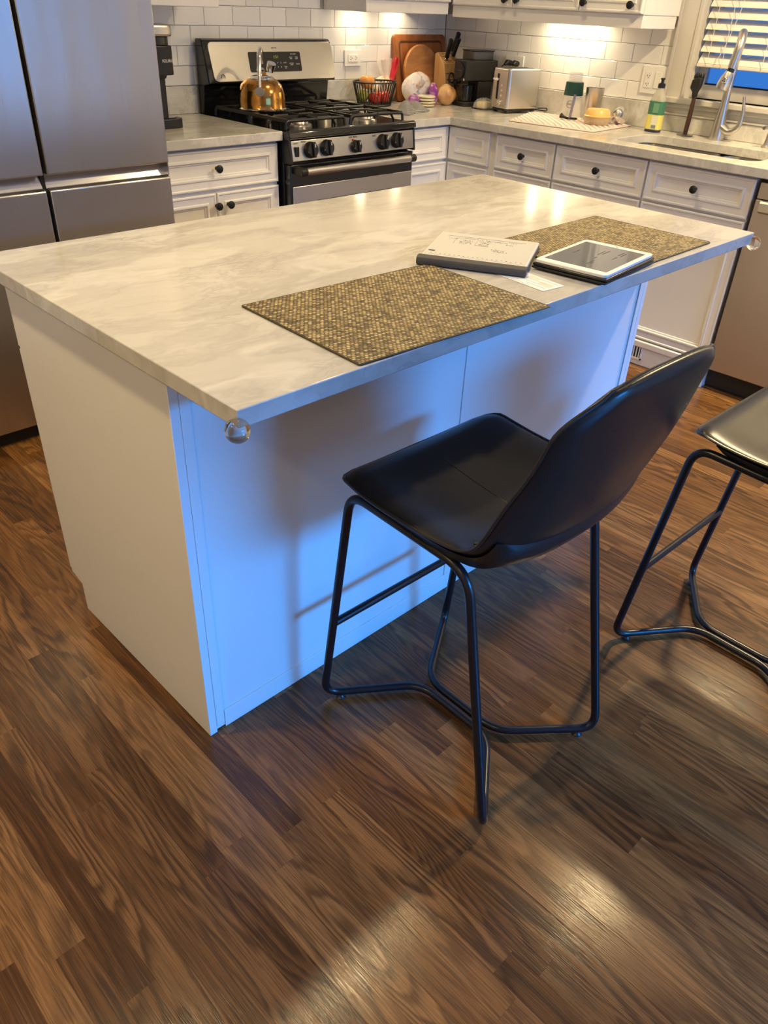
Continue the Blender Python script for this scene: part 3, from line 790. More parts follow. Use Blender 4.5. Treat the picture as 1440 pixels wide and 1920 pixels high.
# ================================================================== refrigerator
fr = thing('refrigerator', 'tall stainless four door refrigerator at the left', 'refrigerator', (.53, 2.2, 0))
FX0, FX1, FC, FY = .075, .982, .5375, 1.800
part('body', box(FX0 + .004, FY + .062, .02, FX1 - .004, YW - .02, 1.78), M['steel_dw'], fr, smooth=False, bevel=.003)
part('toe_grille', box(FX0 + .01, 1.846, .0, FX1 - .01, FY + .06, .06), M['black_matte'], fr, smooth=False)
for a, b in ((FX0, FC - .0065), (FC + .0065, FX1)):
    part('upper_door', box(a, FY, .884, b, FY + .058, 1.785), M['steel'], fr, bevel=.004, seg=3)
    part('lower_door', MB().prism([(FY, .064), (FY, .836), (FY + .010, .842), (FY + .030, .842), (FY + .058, .842), (FY + .058, .064)], a, b, lambda p, q, s: (s, p, q)), M['steel'], fr, bevel=.003)
    part('grip_recess', MB().prism([(FY + .026, .840), (FY + .058, .840), (FY + .058, .884), (FY + .046, .884)], a, b, lambda p, q, s: (s, p, q)), M['steel_rec'], fr, smooth=False)
part('grip_end_cap', box(FX1 - .004, FY + .006, .8425, FX1 - .0005, FY + .058, .8835), M['steel_rec'], fr, smooth=False)
part('centre_gap', box(FC - .0065, FY + .030, .064, FC + .0065, FY + .060, 1.78), M['dark'], fr, smooth=False)

# ================================================================== dishwasher
dw = thing('dishwasher', 'stainless dishwasher at the right end of the sink wall', 'dishwasher', (2.95, .13, 0))
part('body', box(XF + .01, -.172, .012, XW - .03, .428, CZ - .004), M['black_matte'], dw, smooth=False)
d = part('door', MB().box(XF - .022, -.170, .092, XF + .009, .428, .800), M['steel_dw'], dw, bevel=.003)
part('handle_lip', MB().prism([(XF - .022, .752), (XF - .040, .760), (XF - .040, .792), (XF - .034, .800), (XF - .022, .800)], -.165, .405, lambda p, q, s: (p, s, q)), M['steel_h'], d, bevel=.002)
part('control_strip', box(XF - .018, -.170, .803, XF + .009, .428, .862), M['steel_dw'], dw, bevel=.002)
part('toe_kick', box(XF + .02, -.17, .0, XF + .03, .428, .09), M['black_matte'], dw, smooth=False)

# ================================================================== gas range
rg = thing('gas_range', 'black and stainless gas range between the marble worktops', 'range', (2.046, 2.33, 0))
RX0, RX1, RY = 1.668, 2.426, 1.985
part('body', box(RX0, RY + .045, .04, RX1, 2.655, .880), M['black_gloss'], rg, smooth=False, bevel=.002)
part('cooktop', MB().prism([(RY - .005, .890), (RY - .002, .912), (RY + .012, .918), (RY + .030, .912), (2.62, .912), (2.62, .882), (RY + .01, .880)], RX0 - .004, RX1 + .004, lambda p, q, s: (s, p, q)), M['black_gloss'], rg, bevel=.003)
ap = part('cooktop_rim', MB().prism([(RY + .03, .9125), (RY + .03, .915), (2.60, .915), (2.60, .9125)], RX1 - .028, RX1 - .004, lambda p, q, s: (s, p, q)), M['steel_h'], rg, smooth=False)
cp = part('control_panel', MB().prism([(RY - .006, .800), (RY + .006, .879), (RY + .05, .879), (RY + .05, .800)], RX0 + .010, RX1 - .008, lambda p, q, s: (s, p, q)), M['steel_h'], rg, bevel=.002)
for s in (0, 1):
    a = RX0 - .003 if s == 0 else RX1 - .009
    part('panel_end_cap', MB().prism([(RY - .008, .790), (RY + .004, .884), (RY + .05, .884), (RY + .05, .790)], a, a + .012, lambda p, q, s_: (s_, p, q)), M['black'], rg, bevel=.002)
for (kx, kz, kr) in ((1.776, .839, .0335), (1.867, .841, .0335), (2.038, .834, .027), (2.209, .840, .0335), (2.300, .841, .0335)):
    m3 = Matrix.Rotation(R(-8.6), 3, 'X')
    k_ = part('burner_knob', MB().lathe([(kr*1.0, 0), (kr, .006), (kr*.94, .012), (kr*.86, .024), (kr*.78, .027), (.001, .0275)], (kx, RY - .0005, kz), 28, '-y', m3), M['black'], rg)
    gr = MB().box(-.0065, -.038, -kr*.92, .0065, -.020, kr*.92); gr.xform(Matrix.Translation((kx, RY, kz)) @ Matrix.Rotation(R(-8.6), 4, 'X'))
    part('grip', gr, M['black'], k_, bevel=.002)
    part('pointer', box(kx - .0012, RY - .0405, kz + kr*.45, kx + .0012, RY - .037, kz + kr*.85), M['print_white'], k_, smooth=False)
    text('knob_marks', 'LITE' if kr > .03 else 'OFF', .008, M['print_white'], k_, Mface((kx - kr*.62, RY - .0265, kz - .004), '-y'))
part('oven_light_switch', box(1.694, RY - .008, .818, 1.712, RY + .004, .856), M['black'], cp, bevel=.001)
for (s_, tx, tz) in (('LIGHT', 1.703, .868), ('FRONT', 1.745, .872), ('BAKE  BROIL', 2.030, .872), ('REAR', 2.160, .868)):
    text('panel_lettering', s_, .009, M['print_dark'], cp, Matrix.Translation((tx, RY + .0042 - (.0 if tz > .87 else .0005), tz)) @ Euler((R(81.4), 0, 0)).to_matrix().to_4x4())
part('indicator_light', MB().lathe([(.004, 0), (.004, .003)], (2.028, RY + .0015, .862), 12, '-y'), mat('red_indicator', (.5, .03, .02), .3), cp)
dr = part('oven_door', box(RX0 + .002, RY + .002, .20, RX1 - .002, RY + .044, .786), M['black_gloss'], rg, bevel=.005, seg=3)
part('door_face', box(RX0 + .010, RY - .004, .22, RX1 - .010, RY + .0015, .698), M['steel_h'], dr, bevel=.002)
wnd = rrect(1.79, .36, 2.300, .632, .03)
part('door_window', MB().prism(wnd, RY - .0065, RY - .0042, lambda p, q, s: (p, s, q)), M['black_gloss'], dr, smooth=False)
hd = part('handle', MB().tube([(1.716, 1.938, .764), (2.352, 1.938, .764)], .0155, 18), M['steel_h'], dr)
for hx, dx in ((1.700, .017), (2.369, -.017)):
    part('handle_cap', MB().tube([(hx - dx, 1.938, .764), (hx + dx, 1.938, .764)], .0172, 16).box(hx - .016, 1.938, .750, hx + .016, RY + .004, .778), M['black'], hd, bevel=.002)
part('storage_drawer', box(RX0 + .004, RY + .002, .045, RX1 - .004, RY + .044, .194), M['black_gloss'], rg, bevel=.004)
# backguard
bgd = part('backguard', MB().prism([(2.628, .90), (2.612, 1.030), (2.558, 1.040), (2.598, 1.205), (2.612, 1.214), (2.654, 1.214), (2.654, .90)], RX0 + .002, RX1 - .002, lambda p, q, s: (s, p, q)), M['black_gloss'], rg, bevel=.006, seg=3)
def sl(z): return 2.558 + (z - 1.040)*(.040/.165)       # front of the sloped face
fp = rrect(1.694, 1.048, 2.420, 1.203, .022)
fp = [(p + .006*max(0, (1.203 - q)/.155), q) for p, q in fp]
part('backguard_face', MB().prism(fp, .0045, -.001, lambda p, q, s: (p, sl(q) - s, q)), M['steel_h'], bgd, bevel=.0015)
cpn = part('clock_panel', MB().prism(rrect(1.905, 1.082, 2.212, 1.163, .008), .0062, .004, lambda p, q, s: (p, sl(q) - s, q)), M['black'], bgd, smooth=False)
tilt = Euler((R(90 - 13.6), 0, 0)).to_matrix().to_4x4()
def bgtext(s_, sz, x, z, m_, par): text('lettering', s_, sz, m_, par, Matrix.Translation((x, sl(z) - .0068, z)) @ tilt)
bgtext('1:51', .018, 2.062, 1.142, M['display'], cpn)
for i in range(5):
    bgtext(str(i+1), .009, 2.008 + i*.020, 1.118, M['print_white'], cpn); bgtext(str((i+6) % 10), .009, 2.008 + i*.020, 1.101, M['print_white'], cpn)
for (s_, x, z) in (('START', 2.112, 1.118), ('CLEAR\nOFF', 2.114, 1.099), ('SELF CLEAN', 2.168, 1.153), ('DELAY\nTIME', 2.152, 1.137), ('OVEN\nLIGHT', 2.186, 1.137), ('KITCHEN\nTIMER', 2.152, 1.112), ('CLOCK', 2.190, 1.112)):
    bgtext(s_, .0062, x, z, M['print_white'], cpn)
text('lettering', 'SPECTRA', .008, M['print_dark'], bgd, Matrix.Translation((2.060, sl(1.178) - .0050, 1.178)) @ tilt)
em = MB().tube([(1.747 + .0105*math.cos(a), sl(1.066) - .0050, 1.066 + .0105*math.sin(a)) for a in [2*math.pi*k/24 for k in range(24)]], .0013, 6, True)
eo = part('emblem', em, M['print_dark'], bgd)
text('emblem_letters', 'GE', .012, M['print_dark'], eo, Matrix.Translation((1.747, sl(1.066) - .0050, 1.0655)) @ tilt)
# burners and grates
def burner(x, y):
    b_ = part('burner', MB().lathe([(.055, 0), (.052, .006), (.040, .010), (.036, .018)], (x, y, .9115), 24), M['nickel'], rg)
    part('burner_cap', MB().lathe([(.034, 0), (.036, .004), (.030, .009), (.001, .010)], (x, y, .9290), 24), M['iron'], b_)
for bx_ in (1.85, 2.245):
    for by_ in (2.14, 2.44): burner(bx_, by_)
def bar(mb, p, q, w_=.011, h_=.013):
    p, q = Vector(p), Vector(q); d_ = (q - p).normalized(); n_ = Vector((0,0,1)).cross(d_); n_ = n_.normalized()*w_/2 if n_.length > .1 else Vector((w_/2, 0, 0)); u_ = d_.cross(n_).normalized()*h_/2
    vs = [p+n_+u_, p-n_+u_, p-n_-u_, p+n_-u_, q+n_+u_, q-n_+u_, q-n_-u_, q+n_-u_]
    mb.add(vs, [(0,1,2,3),(7,6,5,4),(0,4,5,1),(1,5,6,2),(2,6,7,3),(3,7,4,0)])
def grate(xa, xb):
    mb = MB(); ya, yb_ = 2.035, 2.575; z = .947; xm = (xa + xb)/2
    for y in (2.045, 2.565, 2.305):
        mb.tube(fillet([(xa, y, .914), (xa + .004, y, z), (xb - .004, y, z), (xb, y, .914)], .014, 4), .0062, 8)
    for x in (xa + .010, xb - .010):
        bar(mb, (x, ya + .01, z), (x, yb_ - .01, z))
    for yc in (2.14, 2.44):
        for a in range(4):
            an = a*math.pi/2; dx, dy = math.cos(an), math.sin(an)
            ex = (xb - xa)/2 - .012 if a % 2 == 0 else .125
            if a % 2 == 1: ex = .100
            p = (xm + dx*.030, yc + dy*.030, z + .001); q = (xm + dx*ex, yc + dy*ex, z + .001); bar(mb, p, q, .010, .012)
    for yy in (2.075, 2.205, 2.375, 2.505):
        mb.tube(fillet([(xa + .03, yy, .914), (xa + .055, yy, z), (xm - .03, yy, z)], .012, 4), .0052, 8)
        mb.tube(fillet([(xb - .03, yy, .914), (xb - .055, yy, z), (xm + .03, yy, z)], .012, 4), .0052, 8)
    part('grate', mb, M['iron'], rg, bevel=0)
grate(1.695, 2.030); grate(2.062, 2.400)

# ================================================================== kettle
kt = thing('kettle', 'copper coloured steel kettle standing on the back left burner', 'kettle', (1.822, 2.375, .954))
M['copper'] = mat('copper_steel', (.60, .30, .075), .14, 1)
t = NT(M['copper']); p_ = t.obj()
KX, KY, KZ = 1.822, 2.375, .954
bd = part('body', MB().lathe([(.100, 0), (.109, .002), (.108, .006), (.1045, .012), (.105, .04), (.101, .070), (.090, .098), (.073, .115), (.052, .124)], (KX, KY, KZ), 40), M['copper'], kt)
part('base_ring', MB().lathe([(.1085, -.001), (.1115, .002), (.1115, .006), (.1060, .009)], (KX, KY, KZ), 40, cap=False), M['chrome'], kt)
ld = part('lid', MB().lathe([(.058, .117), (.058, .123), (.050, .129), (.030, .133), (.001, .134)], (KX, KY, KZ), 32), M['chrome'], kt)
part('lid_knob', MB().lathe([(.008, .133), (.006, .140), (.016, .148), (.018, .156), (.012, .163), (.001, .165)], (KX, KY, KZ), 20), M['chrome'], ld)
an = R(229); dx, dy = math.cos(an), math.sin(an)
hp = fillet([(KX + dx*.095, KY + dy*.095, KZ + .085), (KX + dx*.078, KY + dy*.078, KZ + .150), (KX + dx*.048, KY + dy*.048, KZ + .222), (KX - dx*.01, KY - dy*.01, KZ + .240), (KX - dx*.055, KY - dy*.055, KZ + .205), (KX - dx*.066, KY - dy*.066, KZ + .175)], .035, 6)
part('handle', MB().tube(hp, [.0075 + .003*math.sin(math.pi*i/(len(hp)-1)) for i in range(len(hp))], 12), M['chrome'], kt)
hb = MB(); hb.lathe([(.022, -.012), (.022, .012)], (0, 0, 0), 16, 'x'); hb.xform(Matrix.Translation((KX + dx*.097, KY + dy*.097, KZ + .078)) @ Matrix.Rotation(an, 4, 'Z') @ Matrix.Diagonal((.7, 1.1, .8, 1)))
part('handle_bracket', hb, M['chrome'], kt)
sp_ = MB().tube([(KX - dx*.085, KY - dy*.085, KZ + .082), (KX - dx*.112, KY - dy*.112, KZ + .118), (KX - dx*.122, KY - dy*.122, KZ + .134)], [.022, .017, .015], 16)
part('spout', sp_, M['copper'], kt)
part('whistle', MB().tube([(KX + .035, KY - .02, KZ + .150), (KX + .035, KY - .035, KZ + .182)], [.016, .020], 18), M['chrome'], kt)

# ================================================================== things on the island
def flat_box(name, cx, cy, ang, wx, wy, z0, z1, m_, parent=None, bevel=0):
    mb = box(-wx/2, -wy/2, z0, wx/2, wy/2, z1); return part(name, mb, m_, parent, local=True, bevel=bevel)
def placemat(cx, cy, ang, lab):
    o = thing('placemat', lab, 'placemat', (cx, cy, H + .0004), R(ang), group='woven placemats')
    part('woven_field', box(-.2365, -.1665, 0, .2365, .1665, .0028), M['weave'], o, local=True, smooth=False)
    path = rrect(-.2385, -.1685, .2385, .1685, .003, 2)
    part('edge_binding', MB().tube([(p[0], p[1], .0016) for p in path], .0017, 6, True), M['weave_edge'], o, local=True)
placemat(.4835, .163, -2.8, 'brown gold woven placemat lying bare at the middle of the island edge')
placemat(1.2160, .1875, .6, 'brown gold woven placemat partly under the white tablet')

# grey folio with a writing tablet, handwriting on its page
nb = thing('writing_tablet', 'thin grey writing tablet in a folio with handwritten notes', 'tablet', (.8720, .2890, H + .0024), R(-61.5))
nb.rotation_euler = (R(.9), 0, R(-61.5))
M['folio'] = mat('grey_folio', (.060, .058, .056), .7); M['page'] = mat('paper_screen', (.50, .49, .45), .5); M['pagerim'] = mat('page_rim', (.56, .55, .52), .45)
part('folio_back', box(-.119, -.104, 0, .119, .112, .004), M['folio'], nb, local=True, bevel=.0015)
part('spine', MB().prism([(-.113 + .0*0, .0), (-.119, .003), (-.120, .010), (-.117, .0165), (-.108, .0195), (-.096, .0185), (-.094, 0)], -.120, .120, lambda p, q, s: (s, p, q)), M['folio'], nb, local=True, bevel=.001)
bdy = part('tablet_body', box(-.117, -.096, .0085, .117, .111, .0165), M['pagerim'], nb, local=True, bevel=.002)
part('folio_leaf', box(-.118, -.100, .0042, .118, .112, .0083), M['folio'], nb, local=True, bevel=.001)
pg = part('page', box(-.112, -.082, .0166, .112, .106, .0170), M['page'], bdy, local=True, smooth=False)
rr = random.Random(3); ink = MB()
def stroke(pts, r_=.00045): 
    ink.tube([(p[0], p[1], .0172) for p in pts], r_, 4)
def scribble(x, y, w_, h_, n):
    xx = x
    for i in range(n):
        xx = x + w_*i/n; stroke([(xx + rr.uniform(0, w_/n), y + rr.uniform(-h_, h_)) for _ in range(4)])
for (x, y, w_, n) in ((-.088, .060, .022, 5), (-.060, .052, .030, 8), (-.060, .040, .028, 7), (-.058, .028, .030, 7), (-.016, .056, .030, 7), (-.012, .044, .022, 5), (-.014, .030, .024, 6), (.020, .066, .030, 6), (.046, .052, .018, 4), (.050, .072, .02, 4), (.022, .000, .030, 6), (.026, -.012, .034, 6), (-.04, .072, .05, 7)):
    scribble(x, y, w_, .0042, n)
stroke([(-.070, .066), (-.070, .020)]); stroke([(-.066, .068), (-.03, .070)]); stroke([(-.020, .062), (-.020, .022), (.012, .020)])
stroke([(.0, .064), (.030, .070), (.036, .062)]); stroke([(.030, .010), (.044, -.018)]); stroke([(-.095, .080), (.09, .083)])
for i in range(20): stroke([(-.10 + i*.0105, -.074), (-.0965 + i*.0105, -.074)])
part('handwriting', ink, M['print_grey'], bdy, local=True)
part('toolbar_mark', box(-.108, -.060, .0170, -.094, -.052, .0173), M['print_dark'], bdy, local=True, smooth=False)

# white tablet in a black cover
tb = thing('tablet', 'white framed tablet in a black cover lying on the placemat', 'tablet', (1.0270, .0880, H + .0036), R(6.2))
M['screen'] = mat('tablet_screen', (.045, .060, .085), .06, coat=.6)
tt = NT(M['screen']); 
part('cover_flap', box(-.124, -.088, 0, .124, .088, .005), M['black_matte'], tb, local=True, bevel=.0015)
part('cover_shell', box(-.124, -.089, .0060, .124, .087, .0125), M['black'], tb, local=True, bevel=.0025)
b_ = part('tablet_body', MB().prism(rrect(-.121, -.0855, .121, .0845, .010), .0126, .0195, lambda p, q, s: (p, q, s)), M['white'], tb, local=True, bevel=.0012)
part('screen', box(-.0985, -.0745, .0194, .0985, .0735, .0200), M['screen'], b_, local=True, smooth=False)
ic = MB(); rr = random.Random(9)
M['screen_text'] = mat('screen_text', (.03, .038, .052), .3)
for i in range(9):
    x = -.085 + rr.random()*.14; y = -.045 + rr.random()*.10; ic.box(x, y, .0200, x + rr.uniform(.01, .05), y + .0022, .0202)
part('screen_content', ic, M['screen_text'], b_, local=True, smooth=False)
part('home_button', MB().lathe([(.0055, 0), (.0055, .0002)], (-.1095, 0, .0195), 18), M['white'], b_, local=True)
part('camera_dot', MB().lathe([(.0022, 0), (.0022, .0003)], (.110, 0, .0195), 12), M['dark'], b_, local=True)

ck = thing('paper_slip', 'pale printed cheque lying beside the black tablet cover', 'paper', (.8260, .1210, H + .0005), R(-96.5))
M['cheque'] = mat('cheque_paper', (.66, .69, .70), .6); M['cheque_line'] = mat('cheque_ink', (.16, .26, .42), .6); M['cheque_wash'] = mat('cheque_wash', (.70, .58, .46), .6)
sl_ = part('sheet', box(-.0745, -.0335, 0, .0745, .0335, .0004), M['cheque'], ck, local=True, smooth=False)
ln = MB()
for (a, b, c_) in ((-.066, .024, -.020), (-.066, .018, -.03), (.02, .022, .066), (-.066, .006, .05), (-.066, -.006, .066), (-.066, -.018, -.01), (.012, -.018, .066), (-.05, -.028, .03), (-.045, .0225, -.036)):
    ln.box(a, b, .00042, c_, b + .0011, .00052)
part('printed_lines', ln, M['cheque_line'], sl_, local=True, smooth=False)
ws = MB().box(.030, -.002, .00041, .064, .012, .00046).box(-.01, .010, .00041, .02, .026, .00046)
part('printed_wash', ws, M['cheque_wash'], sl_, local=True, smooth=False)

# ================================================================== coffee maker
cm = thing('coffee_maker', 'slim black pod coffee maker half hidden behind the refrigerator', 'coffee maker', (1.285, 2.42, H))
hx0, hx1, hy0 = 1.225, 1.350, 2.300
part('base', MB().prism(rrect(1.235, 2.285, 1.362, 2.54, .035), H + .0005, H + .036, lambda p, q, s: (p, q, s)), M['black'], cm, bevel=.003)
part('drip_tray', MB().lathe([(.048, 0), (.048, .003)], (1.300, 2.345, H + .0362), 24), M['black_gloss'], cm)
part('column', MB().prism(rrect(1.222, 2.330, 1.318, 2.54, .014), H + .036, H + .230, lambda p, q, s: (p, q, s)), M['black'], cm, bevel=.002)
hd = part('head', MB().prism(rrect(hx0, hy0, hx1, 2.54, .030), H + .190, H + .292, lambda p, q, s: (p, q, s)), M['black'], cm, bevel=.004)
part('spout', MB().lathe([(.030, 0), (.036, .012)], (1.292, 2.345, H + .1775), 20), M['black'], cm)
part('neck', MB().prism(rrect(hx0 + .006, hy0 + .006, hx1 - .010, 2.535, .028), H + .2925, H + .322, lambda p, q, s: (p, q, s)), M['black_gloss'], cm, bevel=.002)
hl = fillet([(1.232, 2.46, H + .315), (1.232, 2.300, H + .345), (1.345, 2.300, H + .345), (1.345, 2.46, H + .315)], .03, 6)
part('lift_handle', MB().prism(rrect(hx0, hy0 - .004, hx1 + .004, 2.44, .030), H + .3225, H + .362, lambda p, q, s: (p, q, s)), M['nickel'], cm, bevel=.008, seg=4)
text('lettering', 'KEURIG', .0150, M['print_white'], hd, Mface((1.3165, hy0 - .0006, H + .240), '-y'))

# ================================================================== worktop right of the range
HZ = H + .0006
# small ridged tin beside the range
ti = thing('ridged_tin', 'small round pale tin with a ridged lid beside the range', 'tin', (2.500, 2.560, HZ))
part('base', MB().lathe([(.052, 0), (.056, .004), (.056, .018)], (2.500, 2.560, HZ), 28), M['nickel'], ti)
mb = MB().lathe([(.058, .018), (.058, .026), (.050, .028)], (2.500, 2.560, HZ), 28)
for i in range(7): mb.box(2.456 + i*.0142, 2.530, HZ + .028, 2.460 + i*.0142, 2.590, HZ + .031)
part('lid', mb, mat('tin_lid', (.42, .41, .37), .4, .6), ti)
# wire fruit basket and its fruit
BX, BY = 2.676, 2.530
bk = thing('fruit_basket', 'black ribbed round fruit basket on the worktop', 'basket', (BX, BY, HZ))
def ringpts(r_, z, n=36, sx=1, sy=1): return [(BX + r_*sx*math.cos(2*math.pi*k/n), BY + r_*sy*math.sin(2*math.pi*k/n), z) for k in range(n)]
part('rim', MB().tube(ringpts(.130, HZ + .112, sy=.72), .0042, 8, True), M['black'], bk)
part('base_ring', MB().tube(ringpts(.100, HZ + .006, sy=.72), .0050, 8, True), M['black'], bk)
part('base_plate', MB().lathe([(.100, 0), (.100, .003)], (0, 0, 0), 32).xform(Matrix.Translation((BX, BY, HZ + .003)) @ Matrix.Diagonal((1, .72, 1, 1))), M['black'], bk)
rb = MB(); nrb = 38
for k in range(nrb):
    a = 2*math.pi*k/nrb; p = (BX + .100*math.cos(a), BY + .072*math.sin(a), HZ + .006); q = (BX + .130*math.cos(a), BY + .0936*math.sin(a), HZ + .112)
    rb.tube([p, q], .0024, 6)
part('ribs', rb, M['black'], bk)
def fruit(name, lab, cat, x, y, z, r_, m_, sq=.92, stem=True):
    o = thing(name, lab, cat, (x, y, z - r_*sq), group='fruit in the basket')
    pr = []
    for k in range(15):
        a = -math.pi/2 + math.pi*k/14; d_ = .12*r_*max(0, math.sin(a))**8
        pr.append((max(r_*math.cos(a)*(1 + .04*math.sin(a)), .0004), r_*sq*math.sin(a) - d_*1.2))
    part('flesh', MB().lathe(pr, (x, y, z), 24), m_, o)
    if stem: part('stem', MB().tube([(x, y, z + r_*sq*.8), (x + .004, y, z + r_*sq + .008)], .0015, 6), M['handle_wood'], o)
def mottled(name, a, b, rough=.3, sc=18):
    m = mat(name, a, rough); t = NT(m); t.l(t.ramp(t.noise(t.obj(), sc, 3), [(.35, a), (.65, b)]), t.p.inputs['Base Color']); return m
M['apple'] = mottled('red_apple', (.42, .015, .012), (.58, .06, .03)); M['peach'] = mottled('peach', (.75, .26, .06), (.78, .45, .14)); M['green'] = mottled('green_apple', (.36, .38, .06), (.48, .42, .10))
zb = HZ + .0075
fruit('apple', 'red apple low in the basket, nearest the tile wall outlet', 'apple', BX - .030, BY - .034, zb + .033, .034, M['apple'])
fruit('apple', 'red apple low in the basket, middle of the front row', 'apple', BX + .037, BY - .028, zb + .032, .033, M['apple'])
fruit('apple', 'red apple low in the basket, at the end by the bread bags', 'apple', BX + .086, BY + .012, zb + .033, .030, M['apple'])
fruit('green_apple', 'yellow green apple under the peach in the basket', 'apple', BX - .072, BY + .018, zb + .040, .034, M['green'])
fruit('peach', 'orange peach on top of the fruit in the basket', 'peach', BX - .052, BY + .005, zb + .105, .040, M['peach'], .85, False)
# wooden boards leaning on the wall
def leaned(mb, x, y, z, lean, rz=0): return mb.xform(Matrix.Translation((x, y, z)) @ Matrix.Rotation(R(rz), 4, 'Z') @ Matrix.Rotation(R(lean), 4, 'X'))
cb = thing('cutting_board', 'large rectangular cherry cutting board leaning on the tile', 'cutting board', (3.12, 2.60, HZ))
bw = .42; bh = .325; B0 = (3.132, 2.594, HZ + .0015); LE = -11
part('board', leaned(MB().prism(rrect(-bw/2, 0, bw/2, bh, .022), .0, .024, lambda p, q, s: (p, s, q)), *B0, LE), M['board'], cb, bevel=.003)
gv = MB(); inn_ = rrect(-bw/2 + .04, .04, bw/2 - .04, bh - .034, .016)
gv.tube([(p, -.0006, q) for p, q in inn_], .0048, 6, True)
part('juice_groove', leaned(gv, *B0, LE), mat('groove_wood', (.10, .035, .012), .5), cb)
ls = MB().prism(rrect(-bw/2 + .048, .048, bw/2 - .048, bh - .042, .012), -.001, .0, lambda p, q, s: (p, s, q))
part('centre_field', leaned(ls, *B0, LE), M['board'], cb)
rb_ = thing('round_board', 'round light wooden board leaning in front of the cherry cutting board', 'cutting board', (3.125, 2.55, HZ))
rbd = .1395; RB0 = (3.092, 2.556, HZ + .001); RE = -9
part('disc', leaned(MB().prism([(rbd*math.cos(2*math.pi*k/48), rbd + rbd*math.sin(2*math.pi*k/48)) for k in range(48)], 0, .020, lambda p, q, s: (p, s, q)), *RB0, RE), M['board2'], rb_, bevel=.004)
part('raised_bar', leaned(MB().prism([(-.062, .155), (-.055, .165), (.052, .098), (.045, .088)], -.004, -.0005, lambda p, q, s: (p, s, q)), *RB0, RE), M['board2'], rb_, bevel=.002)
# knife block with knives and scissors
KB = (3.205, 2.478, HZ)
kb = thing('knife_block', 'slanted light wood knife block in the corner', 'knife block', KB, R(-14))
def lk(mb): return mb
blk = MB().prism([(-.055, 0), (.075, 0), (.075, .235), (.050, .242), (-.020, .190), (-.055, .060)], -.055, .055, lambda p, q, s: (s, p, q))
part('block', blk, M['block'], kb, local=True, bevel=.003)
sl3 = MB()
for (px, t_) in ((-.030, .30), (.0, .30), (.030, .30), (-.030, .62), (.0, .62), (.030, .62), (-.025, .88), (.025, .88)):
    yy = -.020 + .070*t_; zz = .190 + .052*t_; sl3.box(px - .011, yy - .0016, zz - .0005, px + .011, yy + .0016, zz + .0012)
for zz in (.085, .115, .145): 
    sl3.box(-.045, -.0560 + (zz - .06)*.269 - .0006, zz - .0012, .045, -.0548 + (zz - .06)*.269, zz + .0012)
part('slot', sl3, M['dark'], kb, local=True)
def knife(lab, px, t_, L, tl=0):
    yy = -.020 + .070*t_; zz = .190 + .052*t_
    base = Matrix.Translation(KB) @ Matrix.Rotation(R(-14), 4, 'Z') @ Matrix.Translation((px, yy, zz + .003)) @ Matrix.Rotation(R(24), 4, 'X') @ Matrix.Rotation(R(tl), 4, 'Y')
    o = thing('knife', lab, 'knife', tuple(base.translation), group='knives in the block')
    hp_ = MB().prism([(-.0105, .010), (-.0115, L*.45), (-.0095, L*.75), (-.0125, L*.95), (-.006, L), (.006, L), (.0125, L*.93), (.010, L*.6), (.0105, .010)], -.0075, .0075, lambda p, q, s: (p, s, q))
    h_ = part('handle', hp_.xform(base), M['black'], o, bevel=.003, seg=3)
    part('bolster', MB().box(-.0095, -.006, 0, .0095, .006, .0105).xform(base), M['chrome'], o, bevel=.001)
    rv = MB()
    for q in (.3, .55, .8): rv.lathe([(.002, -.0082), (.002, .0082)], (0, 0, L*q), 10, 'y')
    part('rivet', rv.xform(base), M['chrome'], h_)
knife('black handled knife in the upper left of the block', -.028, .30, .112, -3)
knife('black handled knife in the middle of the block', .020, .45, .108, 3)
knife('black handled knife at the upper right of the block', .034, .88, .112, 4)
sc_ = thing('scissors', 'black handled scissors hanging in the front of the knife block', 'scissors', KB)
bs = Matrix.Translation(KB) @ Matrix.Rotation(R(-14), 4, 'Z') @ Matrix.Translation((0, -.048, .118)) @ Matrix.Rotation(R(-16), 4, 'X')
for s in (-1, 1):
    lp = [(s*.022 + .017*math.cos(a), -.0095, .005 + .024*math.sin(a)) for a in [2*math.pi*k/20 for k in range(20)]]
    part('finger_loop', MB().tube(lp, .0045, 8, True).xform(bs), M['black'], sc_)
    part('shank', MB().tube([(s*.012, -.0095, -.014), (s*.002, -.0095, -.050)], [.005, .003], 8).xform(bs), M['black'], sc_)

# ---- bagged breads
def blob(cx, cy, z0, rx, ry, rz, seed, top=None, n=28, m_=16, wr=.05, flat=.0):
    """wrinkled bag lying on the worktop; returns mesh; optional pinched neck at 'top' (dx,dy,h,r)"""
    rr = random.Random(seed); ph = [rr.uniform(0, 6.3) for _ in range(8)]; mb = MB(); rows_ = []
    for i in range(m_+1):
        v = i/m_; a = -math.pi/2 + math.pi*v; line = []
        for k in range(n):
            u = 2*math.pi*k/n; q = 1 + wr*(math.sin(5*u + ph[0] + 3*v) + .6*math.sin(9*u + ph[1] - 5*v) + .5*math.sin(3*u + ph[2] + 9*v))*math.cos(a)
            ca = abs(math.cos(a))**.75
            line.append((cx + rx*ca*math.cos(u)*q, cy + ry*ca*math.sin(u)*q, max(z0, z0 + rz + rz*math.sin(a)*(1 + .10*math.sin(2*u + ph[3])))))
        rows_.append(line)
    mb.grid(rows_, True); mb.f.append(tuple(range(n))[::-1]); mb.f.append(tuple(range(m_*n, (m_+1)*n))); return mb
